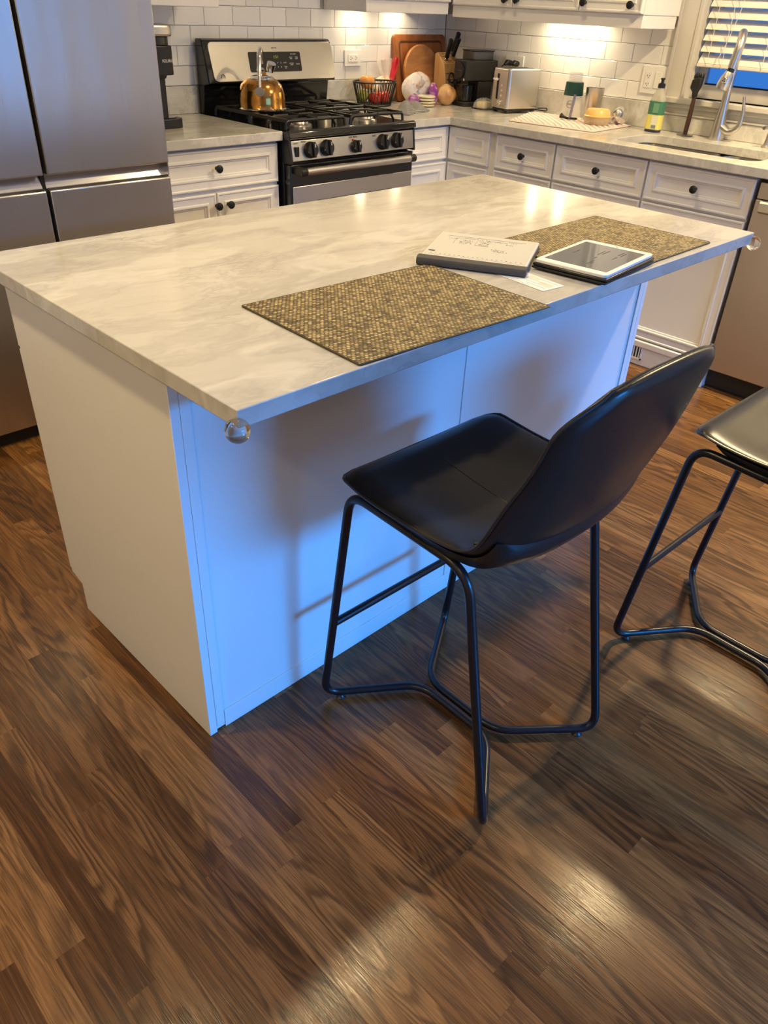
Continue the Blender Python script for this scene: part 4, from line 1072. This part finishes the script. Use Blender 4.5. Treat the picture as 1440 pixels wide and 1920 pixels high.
def tail(p, q, r0, r1, seed, n=16, m_=7, fl=.35):
    rr = random.Random(seed); P, Q = Vector(p), Vector(q); ax = (Q - P).normalized(); N = ax.orthogonal().normalized(); B_ = ax.cross(N); mb = MB(); rows_ = []
    ph = [rr.uniform(0, 6) for _ in range(3)]
    for i in range(m_+1):
        t_ = i/m_; r_ = r0*(1 - t_) + r1*t_ if i else r0
        if .0 < t_: r_ = r0 + (r1 - r0)*t_**1.4
        line = []
        for k in range(n):
            u = 2*math.pi*k/n; rq = r_*(1 + .35*math.sin(4*u + ph[0])*t_ + .2*math.sin(7*u + ph[1])*t_)
            line.append(P.lerp(Q, t_) + N*math.cos(u)*rq + B_*math.sin(u)*rq*(1 - fl*t_))
        rows_.append(line)
    mb.grid(rows_, True); return mb
def patchy(name, cols, sc=9, rough=.28, bump_=.3):
    m = mat(name, cols[0], rough, coat=.25); t = NT(m); n = t.noise(t.obj(), sc, 2, .5, .6)
    t.l(t.ramp(n, [(.30 + .4*i/max(1, len(cols)-1), c_) for i, c_ in enumerate(cols)]), t.p.inputs['Base Color'])
    t.bump(t.noise(t.obj(), sc*5, 3), bump_, .006); return m
M['bread1'] = patchy('bread_in_film', [(.62, .36, .15), (.72, .56, .36), (.74, .68, .58), (.55, .10, .07)], 16)
M['bag_white'] = patchy('white_printed_bag', [(.16, .20, .46), (.74, .70, .68), (.76, .72, .70), (.74, .66, .60), (.60, .12, .14)], 20)
M['bag_tort'] = patchy('flatbread', [(.74, .66, .46), (.80, .74, .56)], 12)
M['bag_purple'] = patchy('purple_print', [(.16, .015, .20), (.26, .04, .30), (.50, .36, .44)], 20)
M['bag_brown'] = patchy('bun_bag', [(.42, .20, .07), (.60, .36, .15), (.68, .48, .26)], 14)
M['bag_red'] = mat('red_bag_print', (.75, .045, .07), .2, alpha=.75)
b1_ = thing('bread_bag', 'clear bread bag with a red topped twist behind the fruit basket', 'bread bag', (2.838, 2.575, HZ), group='bagged breads')
part('loaf', blob(2.822, 2.612, HZ, .082, .040, .062, 1), M['bread1'], b1_)
part('bag_neck', tail((2.838, 2.612, HZ + .108), (2.828, 2.628, HZ + .205), .020, .074, 4, fl=.6), M['bagfilm'], b1_, fixn=False)
part('bag_print', tail((2.862, 2.600, HZ + .100), (2.892, 2.588, HZ + .215), .016, .048, 5, fl=.7), M['bag_red'], b1_, fixn=False)
b2_ = thing('bread_bag', 'white printed bread bag leaning on the round board', 'bread bag', (2.955, 2.490, HZ), group='bagged breads')
part('loaf', blob(2.962, 2.492, HZ, .102, .050, .074, 2), M['bag_white'], b2_)
part('bag_knot', tail((2.945, 2.449, HZ + .085), (2.930, 2.425, HZ + .108), .006, .026, 6), M['bag_white'], b2_, fixn=False)
b3_ = thing('flatbread_pack', 'stack of pale flatbreads in a bag with purple print', 'bread bag', (2.960, 2.405, HZ), group='bagged breads')
fb = MB()
for i in range(4): fb.lathe([(.040, i*.0135), (.052, i*.0135 + .004), (.052, i*.0135 + .009), (.040, i*.0135 + .013)], (2.925 + (i % 2)*.005, 2.392, HZ), 24)
part('flatbreads', fb, M['bag_tort'], b3_)
part('bag_print', blob(2.848, 2.405, HZ, .036, .030, .030, 7, wr=.1), M['bag_purple'], b3_)
part('bag_print', blob(3.000, 2.405, HZ, .026, .028, .052, 8, wr=.1), M['bag_purple'], b3_)
b4_ = thing('bun_bag', 'brown paper like bun bag in front of the knife block', 'bread bag', (3.125, 2.385, HZ), group='bagged breads')
part('bag', blob(3.086, 2.385, HZ, .064, .044, .049, 9, wr=.06), M['bag_brown'], b4_)
part('bag_fold', tail((3.118, 2.382, HZ + .055), (3.150, 2.372, HZ + .050), .034, .012, 10), M['bag_brown'], b4_, fixn=False)
# grey striped dish towel
tw = MB(); rr = random.Random(5); rows_ = []
for i in range(15):
    v = i/14; line = []
    for k in range(29):
        u = k/28; x = -.135 + .27*u; y = -.055 + .11*v
        e = max(0, 1 - abs(2*u - 1)**6)*max(0, 1 - abs(2*v - 1)**4)
        z = .004 + e*(.022 + .012*math.sin(7*u + 2.5*v) + .011*math.sin(13*u - 5*v) + .030*math.exp(-((u - .38)/.09)**2 - ((v - .45)/.35)**2))
        line.append((x, y + .012*math.sin(6*u), max(.003, z)))
    rows_.append(line)
tw.grid(rows_); n_ = len(tw.v); tw.grid([[(p[0], p[1], 0.0004) for p in r_[::-1]] for r_ in rows_])
for i in range(14):
    for (a, b_) in ((0, 28), (28, 0)):
        tw.f.append((i*29 + a, (i+1)*29 + a, n_ + (i+1)*29 + b_, n_ + i*29 + b_))
for k in range(28):
    for r0 in (0, 14): tw.f.append((r0*29 + k, r0*29 + k + 1, n_ + r0*29 + 27 - k, n_ + r0*29 + 28 - k))
M['towel'] = mat('grey_towel', (.30, .29, .28), .9); t = NT(M['towel']); sp3 = t.n('ShaderNodeSeparateXYZ'); t.l(t.obj(), sp3.inputs[0])
sn = t.math('SINE', t.math('MULTIPLY', t.math('ADD', sp3.outputs[1], t.math('MULTIPLY', sp3.outputs[0], .3)), 900.0))
t.l(t.mix(t.math('ADD', t.math('MULTIPLY', sn, .5), .5), (.14, .14, .14), (.36, .355, .345)), t.p.inputs['Base Color'])
o = single('dish_towel', tw, M['towel'], 'crumpled grey striped dish towel beside the range', 'towel', angle=60); o.location = (2.655, 2.245, HZ); o.rotation_euler = (0, 0, R(22))

# ================================================================== grinder
gd = thing('coffee_grinder', 'black boxy coffee grinder in the corner of the worktop', 'coffee grinder', (3.225, 2.305, HZ), R(-14))
part('foot', MB().prism(rrect(-.105, -.060, .085, .060, .012), 0, .022, lambda p, q, s: (p, q, s)), M['black_matte'], gd, local=True, bevel=.003)
part('stand', box(-.010, -.050, .0222, .082, .050, .1225), M['black_matte'], gd, local=True, bevel=.004)
part('grounds_cup', MB().lathe([(.036, 0), (.040, .004), (.040, .076), (.037, .080)], (-.055, 0, .0225), 28), M['black_gloss'], gd, local=True)
hd = part('head', box(-.105, -.056, .123, .105, .056, .222), M['black_matte'], gd, local=True, bevel=.005, seg=3)
dl = part('dial', MB().lathe([(.041, 0), (.041, .008), (.037, .012), (.001, .0125)], (-.1052, 0, .172), 36, '-x'), M['black'], gd, local=True)
part('pointer', box(-.1186, -.030, .1712, -.1176, .004, .1728), M['print_grey'], dl, local=True, smooth=False)
part('start_button', MB().lathe([(.006, 0), (.006, .003)], (-.1052, -.045, .130), 14, '-x'), M['chrome'], gd, local=True)
hp_ = part('hopper', MB().prism([(-.060, -.050), (.075, -.050), (.075, .050), (-.060, .050)], .2222, .262, lambda p, q, s: (p, q, s)), mat('smoked_plastic', (.06, .055, .05), .15, alpha=.8), gd, local=True, bevel=.003)
part('hopper_lid', box(-.063, -.053, .2622, .078, .053, .268), M['black'], gd, local=True, bevel=.002)
# butter dish
bt = thing('butter_dish', 'clear dome butter dish with yellow butter beside the toaster', 'butter dish', (3.150, 2.165, HZ))
part('dish', MB().prism(rrect(3.095, 2.115, 3.205, 2.215, .02), HZ, HZ + .006, lambda p, q, s: (p, q, s)), M['glass'], bt, bevel=.002)
part('butter', box(3.120, 2.140, HZ + .0065, 3.180, 2.190, HZ + .036), mat('butter', (.80, .58, .16), .45), bt, bevel=.004)
dm = MB(); rw = []
for (i, z) in ((0, .0068), (.004, .030), (.014, .046), (.030, .054)): rw.append([(p[0], p[1], HZ + z) for p in rrect(3.100 + i, 2.120 + i, 3.200 - i, 2.210 - i, .02)])
dm.grid(rw, True); dm.f.append(tuple(range(len(dm.v) - len(rw[0]), len(dm.v))))
part('dome', dm, mat('clear_film', (.85, .86, .84), .05, alpha=.28), bt)
# ================================================================== toaster
ts = thing('toaster', 'brushed steel toaster with front dial and lever', 'toaster', (3.212, 2.008, HZ), R(-13))
bd = part('body', MB().prism(rrect(-.108, -.068, .108, .068, .018), .020, .205, lambda p, q, s: (p, q, s)), M['steel_h'], ts, local=True, bevel=.006, seg=3)
part('plinth', MB().prism(rrect(-.102, -.064, .102, .064, .016), .010, .0198, lambda p, q, s: (p, q, s)), M['black'], ts, local=True, bevel=.002)
for (a, b_) in ((-.085, -.05), (.085, -.05), (-.085, .05), (.085, .05)): part('foot', MB().lathe([(.010, 0), (.012, .010)], (a, b_, 0), 14), M['black'], ts, local=True)
for yy in (-.026, .026): part('bread_slot', box(-.080, yy - .013, .2048, .080, yy + .013, .2058), M['dark'], bd, local=True, smooth=False)
part('front_plate', MB().prism(rrect(-.056, .030, .056, .198, .012), .1085, .1100, lambda p, q, s: (-s, p, q)), M['steel_dw'], bd, local=True, bevel=.0006)
part('lever_track', MB().prism(rrect(.010, .060, .026, .180, .0079), .1101, .1106, lambda p, q, s: (-s, p, q)), M['dark'], bd, local=True, smooth=False)
lv = part('lever', MB().box(-.128, .002, .150, -.1108, .034, .158).box(-.130, -.002, .148, -.124, .038, .160), M['chrome'], ts, local=True, bevel=.002)
for zz in (.128, .104, .080): part('button', MB().lathe([(.0062, 0), (.0062, .003)], (-.1101, -.020, zz), 14, '-x'), M['chrome'], bd, local=True)
part('browning_dial', MB().lathe([(.016, 0), (.016, .006), (.013, .009), (.001, .0092)], (-.1101, -.010, .048), 24, '-x'), M['chrome'], bd, local=True)
pc = thing('power_cord', 'black plug and cord of the toaster at the outlet, nearer the window', 'cord', (XW - .05, 2.12, HZ))
part('plug', MB().tube([(XW - .019, 2.120, 1.128), (XW - .05, 2.118, 1.132), (XW - .066, 2.116, 1.124)], [.014, .014, .007], 10), M['black'], pc)
part('cable', MB().tube(fillet([(XW - .064, 2.116, 1.125), (XW - .075, 2.100, 1.128), (XW - .028, 2.085, 1.08), (XW - .028, 1.98, HZ + .010), (XW - .050, 1.865, HZ + .012), (XW - .075, 1.850, HZ + .030), (3.325, 1.930, HZ + .020)], .03, 5), .0030, 8), M['black'], pc)
pc = thing('power_cord', 'black plug and cord of the coffee grinder at the outlet, nearer the corner', 'cord', (XW - .05, 2.17, HZ))
part('plug', MB().tube([(XW - .019, 2.165, 1.128), (XW - .05, 2.168, 1.132), (XW - .066, 2.170, 1.122)], [.014, .014, .007], 10), M['black'], pc)
part('cable', MB().tube(fillet([(XW - .064, 2.170, 1.124), (XW - .085, 2.185, 1.105), (XW - .070, 2.195, 1.03), (XW - .060, 2.190, .95), (XW - .045, 2.20, HZ + .006)], .04, 5), .0032, 8), M['black'], pc)

# ================================================================== drying mat and what stands on it
dmx = [(2.868, 1.770), (3.300, 1.950), (3.322, 1.352), (2.930, 1.322)]
M['mat'] = mat('pale_silicone', (.66, .54, .50), .6)
P_ = [Vector((x, y, 0)) for x, y in dmx]
dmt = thing('drying_mat', 'pale pink ridged drying mat beside the sink', 'mat', (3.1, 1.6, HZ))
def q4(u, v): return P_[0].lerp(P_[1], v).lerp(P_[3].lerp(P_[2], v), u)
ol = []
for (u, v, du, dv) in ((0, 0, 1, 1), (0, 1, 1, -1), (1, 1, -1, -1), (1, 0, -1, 1)):
    k_ = .05
    A_, B2 = ((u, v + dv*k_), (u + du*k_, v)) if (u, v) in ((0, 0), (1, 1)) else ((u + du*k_, v), (u, v + dv*k_))
    seq = [B2, (u + du*k_*.25, v + dv*k_*.25), A_] if (u, v) == (0, 0) else ([A_[::1], (u + du*k_*.25, v + dv*k_*.25), B2])
    ol.append((u, v))
mb = MB().prism([(q4(u, v).x, q4(u, v).y) for u, v in ol], HZ, HZ + .005, lambda p, q, s: (p, q, s))
part('sheet', mb, M['mat'], dmt, bevel=.004, seg=3)
rd = MB()
for i in range(14):
    for j in range(16):
        u, v = (i + .5 + (.25 if j % 2 else -.25))/14.6, (j + .5)/16
        u = min(.97, max(.03, u)); p = q4(u, .03 + v*.94); e1 = (q4(1, v) - q4(0, v)).normalized(); e2 = (q4(u, 1) - q4(u, 0)).normalized()
        c4 = [p + e1*.011 + e2*.0, p + e2*.009, p - e1*.011, p - e2*.009]
        rd.prism([(c.x, c.y) for c in c4], HZ + .005, HZ + .0078, lambda p, q, s: (p, q, s))
part('raised_studs', rd, mat('pale_stud', (.78, .70, .64), .6), dmt, smooth=False)['kind'] = 'stuff'
MZ = HZ + .0082
gb = thing('glass_bottle', 'upturned glass bottle with a dark green sleeve on the drying mat', 'bottle', (3.225, 1.655, MZ))
gp = [(.050, 0), (.0515, .004), (.0405, .160), (.036, .168), (.034, .172), (.034, .203)]
part('glass_body', MB().lathe(gp + [(.0325, .203), (.0325, .170), (.038, .160), (.049, .006)], (3.225, 1.655, MZ), 32, cap=False), mat('bottle_glass', (.88, .86, .82), .04, alpha=.25), gb)
part('sleeve', MB().lathe([(.0465, .103), (.0475, .105), (.0435, .160), (.0420, .162)], (3.225, 1.655, MZ), 32, cap=False), mat('green_sleeve', (.012, .070, .050), .55), gb)
an = math.atan2(-.8189 - 1.655, -.5404 - 3.225) ; fx_, fy_ = math.cos(an), math.sin(an)
def on_bottle(th, z, r_): a = an + th; return (3.225 + r_*math.cos(a), 1.655 + r_*math.sin(a), MZ + z)
lg = part('logo_ring', MB().tube([on_bottle(-.20 + .36*math.cos(a), .066 + .016*math.sin(a), .0485) for a in [2*math.pi*k/28 for k in range(28)]], .0009, 5, True), M['print_dark'], gb)
text('logo_letters', 'DAK', .013, M['print_dark'], lg, Matrix.Translation(on_bottle(-.2, .066, .0488)) @ Matrix.Rotation(an - .2 + math.pi/2, 4, 'Z') @ Matrix.Rotation(R(90), 4, 'X'))
wk = thing('frother_stick', 'grey stick with a black foot leaning against the glass bottle', 'utensil', (3.165, 1.618, MZ))
part('stick', MB().tube([(3.163, 1.615, MZ + .006), (3.172, 1.609, MZ + .112)], .0062, 12), mat('lilac_grey', (.20, .20, .30), .4), wk)
part('foot', MB().tube([(3.158, 1.665, MZ + .014), (3.158, 1.650, MZ + .010), (3.162, 1.630, MZ + .006), (3.165, 1.575, MZ + .008)], [.013, .007, .0055, .0055], 12), M['black'], wk)
tu = thing('steel_tumbler', 'tall brushed steel tumbler on the drying mat', 'tumbler', (3.270, 1.560, MZ))
part('cup', MB().lathe([(.036, 0), (.038, .003), (.045, .142), (.0455, .144), (.0435, .143), (.036, .01), (.001, .008)], (3.270, 1.560, MZ), 32), M['nickel'], tu)
yd = thing('plastic_tub', 'upturned yellow and clear plastic tub on the drying mat', 'tub', (3.155, 1.452, MZ))
part('lid', MB().lathe([(.062, .030), (.066, .036), (.060, .040), (.057, .058), (.050, .066), (.001, .068)], (3.155, 1.452, MZ), 32), mat('yellow_plastic', (.78, .50, .17), .35), yd)
part('bowl', MB().lathe([(.056, 0), (.058, .003), (.066, .028), (.069, .030)], (3.155, 1.452, MZ), 32), mat('amber_clear', (.80, .62, .36), .12, alpha=.5), yd)
sb = thing('steel_cup', 'shiny conical steel cup tipped on its side on the drying mat', 'cup', (3.255, 1.400, MZ))
tm = Matrix.Translation((3.262, 1.398, MZ + .040)) @ Matrix.Rotation(R(205), 4, 'Z') @ Matrix.Rotation(R(78), 4, 'Y')
part('cone', MB().lathe([(.014, .050), (.022, .048), (.038, .010), (.041, -.012), (.039, -.012), (.035, .010), (.018, .044)], (0, 0, 0), 28, cap=False).xform(tm), M['chrome'], sb)
part('hub', MB().lathe([(.010, .044), (.0145, .050), (.0145, .058), (.009, .060), (.001, .060)], (0, 0, 0), 20).xform(tm), M['nickel'], sb)
part('rim_disc', MB().lathe([(.030, -.020), (.034, -.016), (.034, -.013), (.001, -.013)], (0, 0, 0), 24).xform(tm), M['black'], sb)

# ================================================================== sink side things
sp_ = thing('soap_bottle', 'clear dish soap bottle with green and yellow label', 'bottle', (3.245, 1.195, HZ))
def sq(z, a, b_): return [(3.245 + p[0], 1.195 + p[1], HZ + z) for p in rrect(-a, -b_, a, b_, min(a, b_)*.7, 5)]
def loft(rows_, cap=True):
    mb = MB(); mb.grid(rows_, True); n = len(rows_[0])
    if cap: mb.f.append(tuple(range(n))[::-1]); mb.f.append(tuple(range(len(mb.v) - n, len(mb.v))))
    return mb
part('bottle_body', loft([sq(0, .024, .034), sq(.003, .026, .036), sq(.125, .026, .036), sq(.150, .022, .030), sq(.178, .013, .015), sq(.186, .013, .014)]), mat('clear_soap_plastic', (.62, .60, .48), .08, alpha=.55), sp_)
part('green_label', loft([sq(.074, .0265, .0365), sq(.130, .0265, .0365)], False), mat('label_green', (.06, .20, .12), .4), sp_)
yl = part('yellow_label', loft([sq(.012, .0265, .0365), sq(.0735, .0265, .0365)], False), mat('label_yellow', (.74, .66, .16), .4), sp_)
part('label_panel', box(3.245 - .0275, 1.170, HZ + .082, 3.245 - .0268, 1.200, HZ + .122), mat('label_pale_green', (.16, .34, .22), .5), sp_, smooth=False)
wl = part('white_panel', box(3.245 - .0275, 1.166, HZ + .014, 3.245 - .0268, 1.198, HZ + .070), mat('label_white', (.74, .74, .58), .5), yl, smooth=False)
bcd = MB()
for i in range(9): bcd.box(3.245 - .0279, 1.170 + i*.0027, HZ + .017, 3.245 - .0275, 1.1713 + i*.0027, HZ + .031)
part('barcode', bcd, M['print_dark'], wl, smooth=False)
part('base_liquid', loft([sq(.0003, .0262, .0362), sq(.010, .0266, .0366)], False), mat('dark_liquid', (.02, .025, .05), .3), sp_)
part('cap', MB().lathe([(.0165, .184), (.0165, .200), (.013, .203), (.0065, .205), (.0065, .216), (.0100, .218), (.0100, .224), (.001, .225)], (3.245, 1.195, HZ), 20), M['black'], sp_)
bh = thing('dish_brush', 'black dish brush with a dark wooden handle standing bristles up', 'brush', (3.280, 1.045, HZ))
part('stand', MB().lathe([(.036, 0), (.038, .003), (.030, .006), (.010, .008)], (3.280, 1.045, HZ), 28), M['nickel'], bh)
part('handle', MB().tube([(3.280, 1.045, HZ + .008), (3.281, 1.043, HZ + .06), (3.282, 1.042, HZ + .125), (3.282, 1.042, HZ + .160)], [.0105, .0110, .0095, .0085], 14), M['handle_wood'], bh)
hm = part('head', MB().prism([(-.008, .158), (-.010, .178), (-.026, .196), (-.022, .228), (.004, .240), (.022, .236), (.020, .205), (.009, .178), (.008, .158)], 3.268, 3.296, lambda p, q, s: (s, 1.042 - p, HZ + q)), M['black_matte'], bh, bevel=.004)
br_ = MB(); rr = random.Random(2)
for i in range(60):
    y = 1.042 - rr.uniform(-.018, .020); x = rr.uniform(3.270, 3.294); z = HZ + .232; br_.tube([(x, y, z), (x + rr.uniform(-.006, .006), y + rr.uniform(-.008, .008), z + rr.uniform(.012, .026))], .0012, 4)
part('bristles', br_, M['black_matte'], hm)['kind'] = 'stuff'
# faucet
fc = thing('kitchen_faucet', 'brushed nickel pull-down kitchen faucet with side lever', 'faucet', (3.285, .893, HZ))
FXp, FYp = 3.285, .893
part('body', MB().lathe([(.031, 0), (.0315, .004), (.029, .030), (.0275, .065), (.022, .115), (.0175, .160), (.0155, .200), (.0165, .203), (.0165, .208), (.0135, .212)], (FXp, FYp, HZ), 32), M['nickel'], fc)
pth = [(FXp, FYp, HZ + .208), (FXp - .001, FYp - .002, HZ + .32), (3.266, .880, HZ + .402), (3.218, .860, HZ + .425), (3.180, .842, HZ + .380), (3.170, .850, HZ + .290)]
neck = fillet(pth, .06, 8)
part('neck', MB().tube(neck, [.0160 + .0025*i/(len(neck)-1) for i in range(len(neck))], 18), M['nickel'], fc)
wp_ = Vector((3.170, .850, HZ + .2895)); dn = (Vector((3.163, .874, HZ + .20)) - wp_).normalized()
part('spray_collar', MB().tube([wp_, wp_ + dn*.012], .0150, 18), M['black'], fc)
part('spray_head', MB().tube([wp_ + dn*.0122, wp_ + dn*.018, wp_ + dn*.040, wp_ + dn*.066, wp_ + dn*.080], [.0165, .0190, .0255, .0280, .0265], 22), M['nickel'], fc)
part('spray_button', MB().lathe([(.010, 0), (.012, .003), (.008, .005)], tuple(wp_ + dn*.045 + Vector((-.0245, -.006, 0))), 18, '-x'), M['chrome'], fc)
lv_ = fillet([(FXp - .004, FYp - .014, HZ + .055), (FXp - .010, FYp - .055, HZ + .035), (FXp - .012, FYp - .095, HZ + .060), (FXp - .010, FYp - .100, HZ + .120), (FXp - .006, FYp - .082, HZ + .182)], .05, 7)
part('lever', MB().tube(lv_, [.0185 - .0125*(i/(len(lv_)-1))**.9 for i in range(len(lv_))], 14), M['nickel'], fc)
so = thing('soap_dispenser', 'small nickel soap dispenser at the right edge of the sink ledge', 'soap dispenser', (3.275, .655, HZ))
part('base', MB().lathe([(.020, 0), (.022, .003), (.014, .010), (.010, .030), (.010, .055)], (3.275, .655, HZ), 22), M['nickel'], so)
part('nozzle', MB().tube(fillet([(3.275, .655, HZ + .055), (3.275, .655, HZ + .085), (3.215, .662, HZ + .080)], .02, 5), .0075, 12), M['nickel'], so)
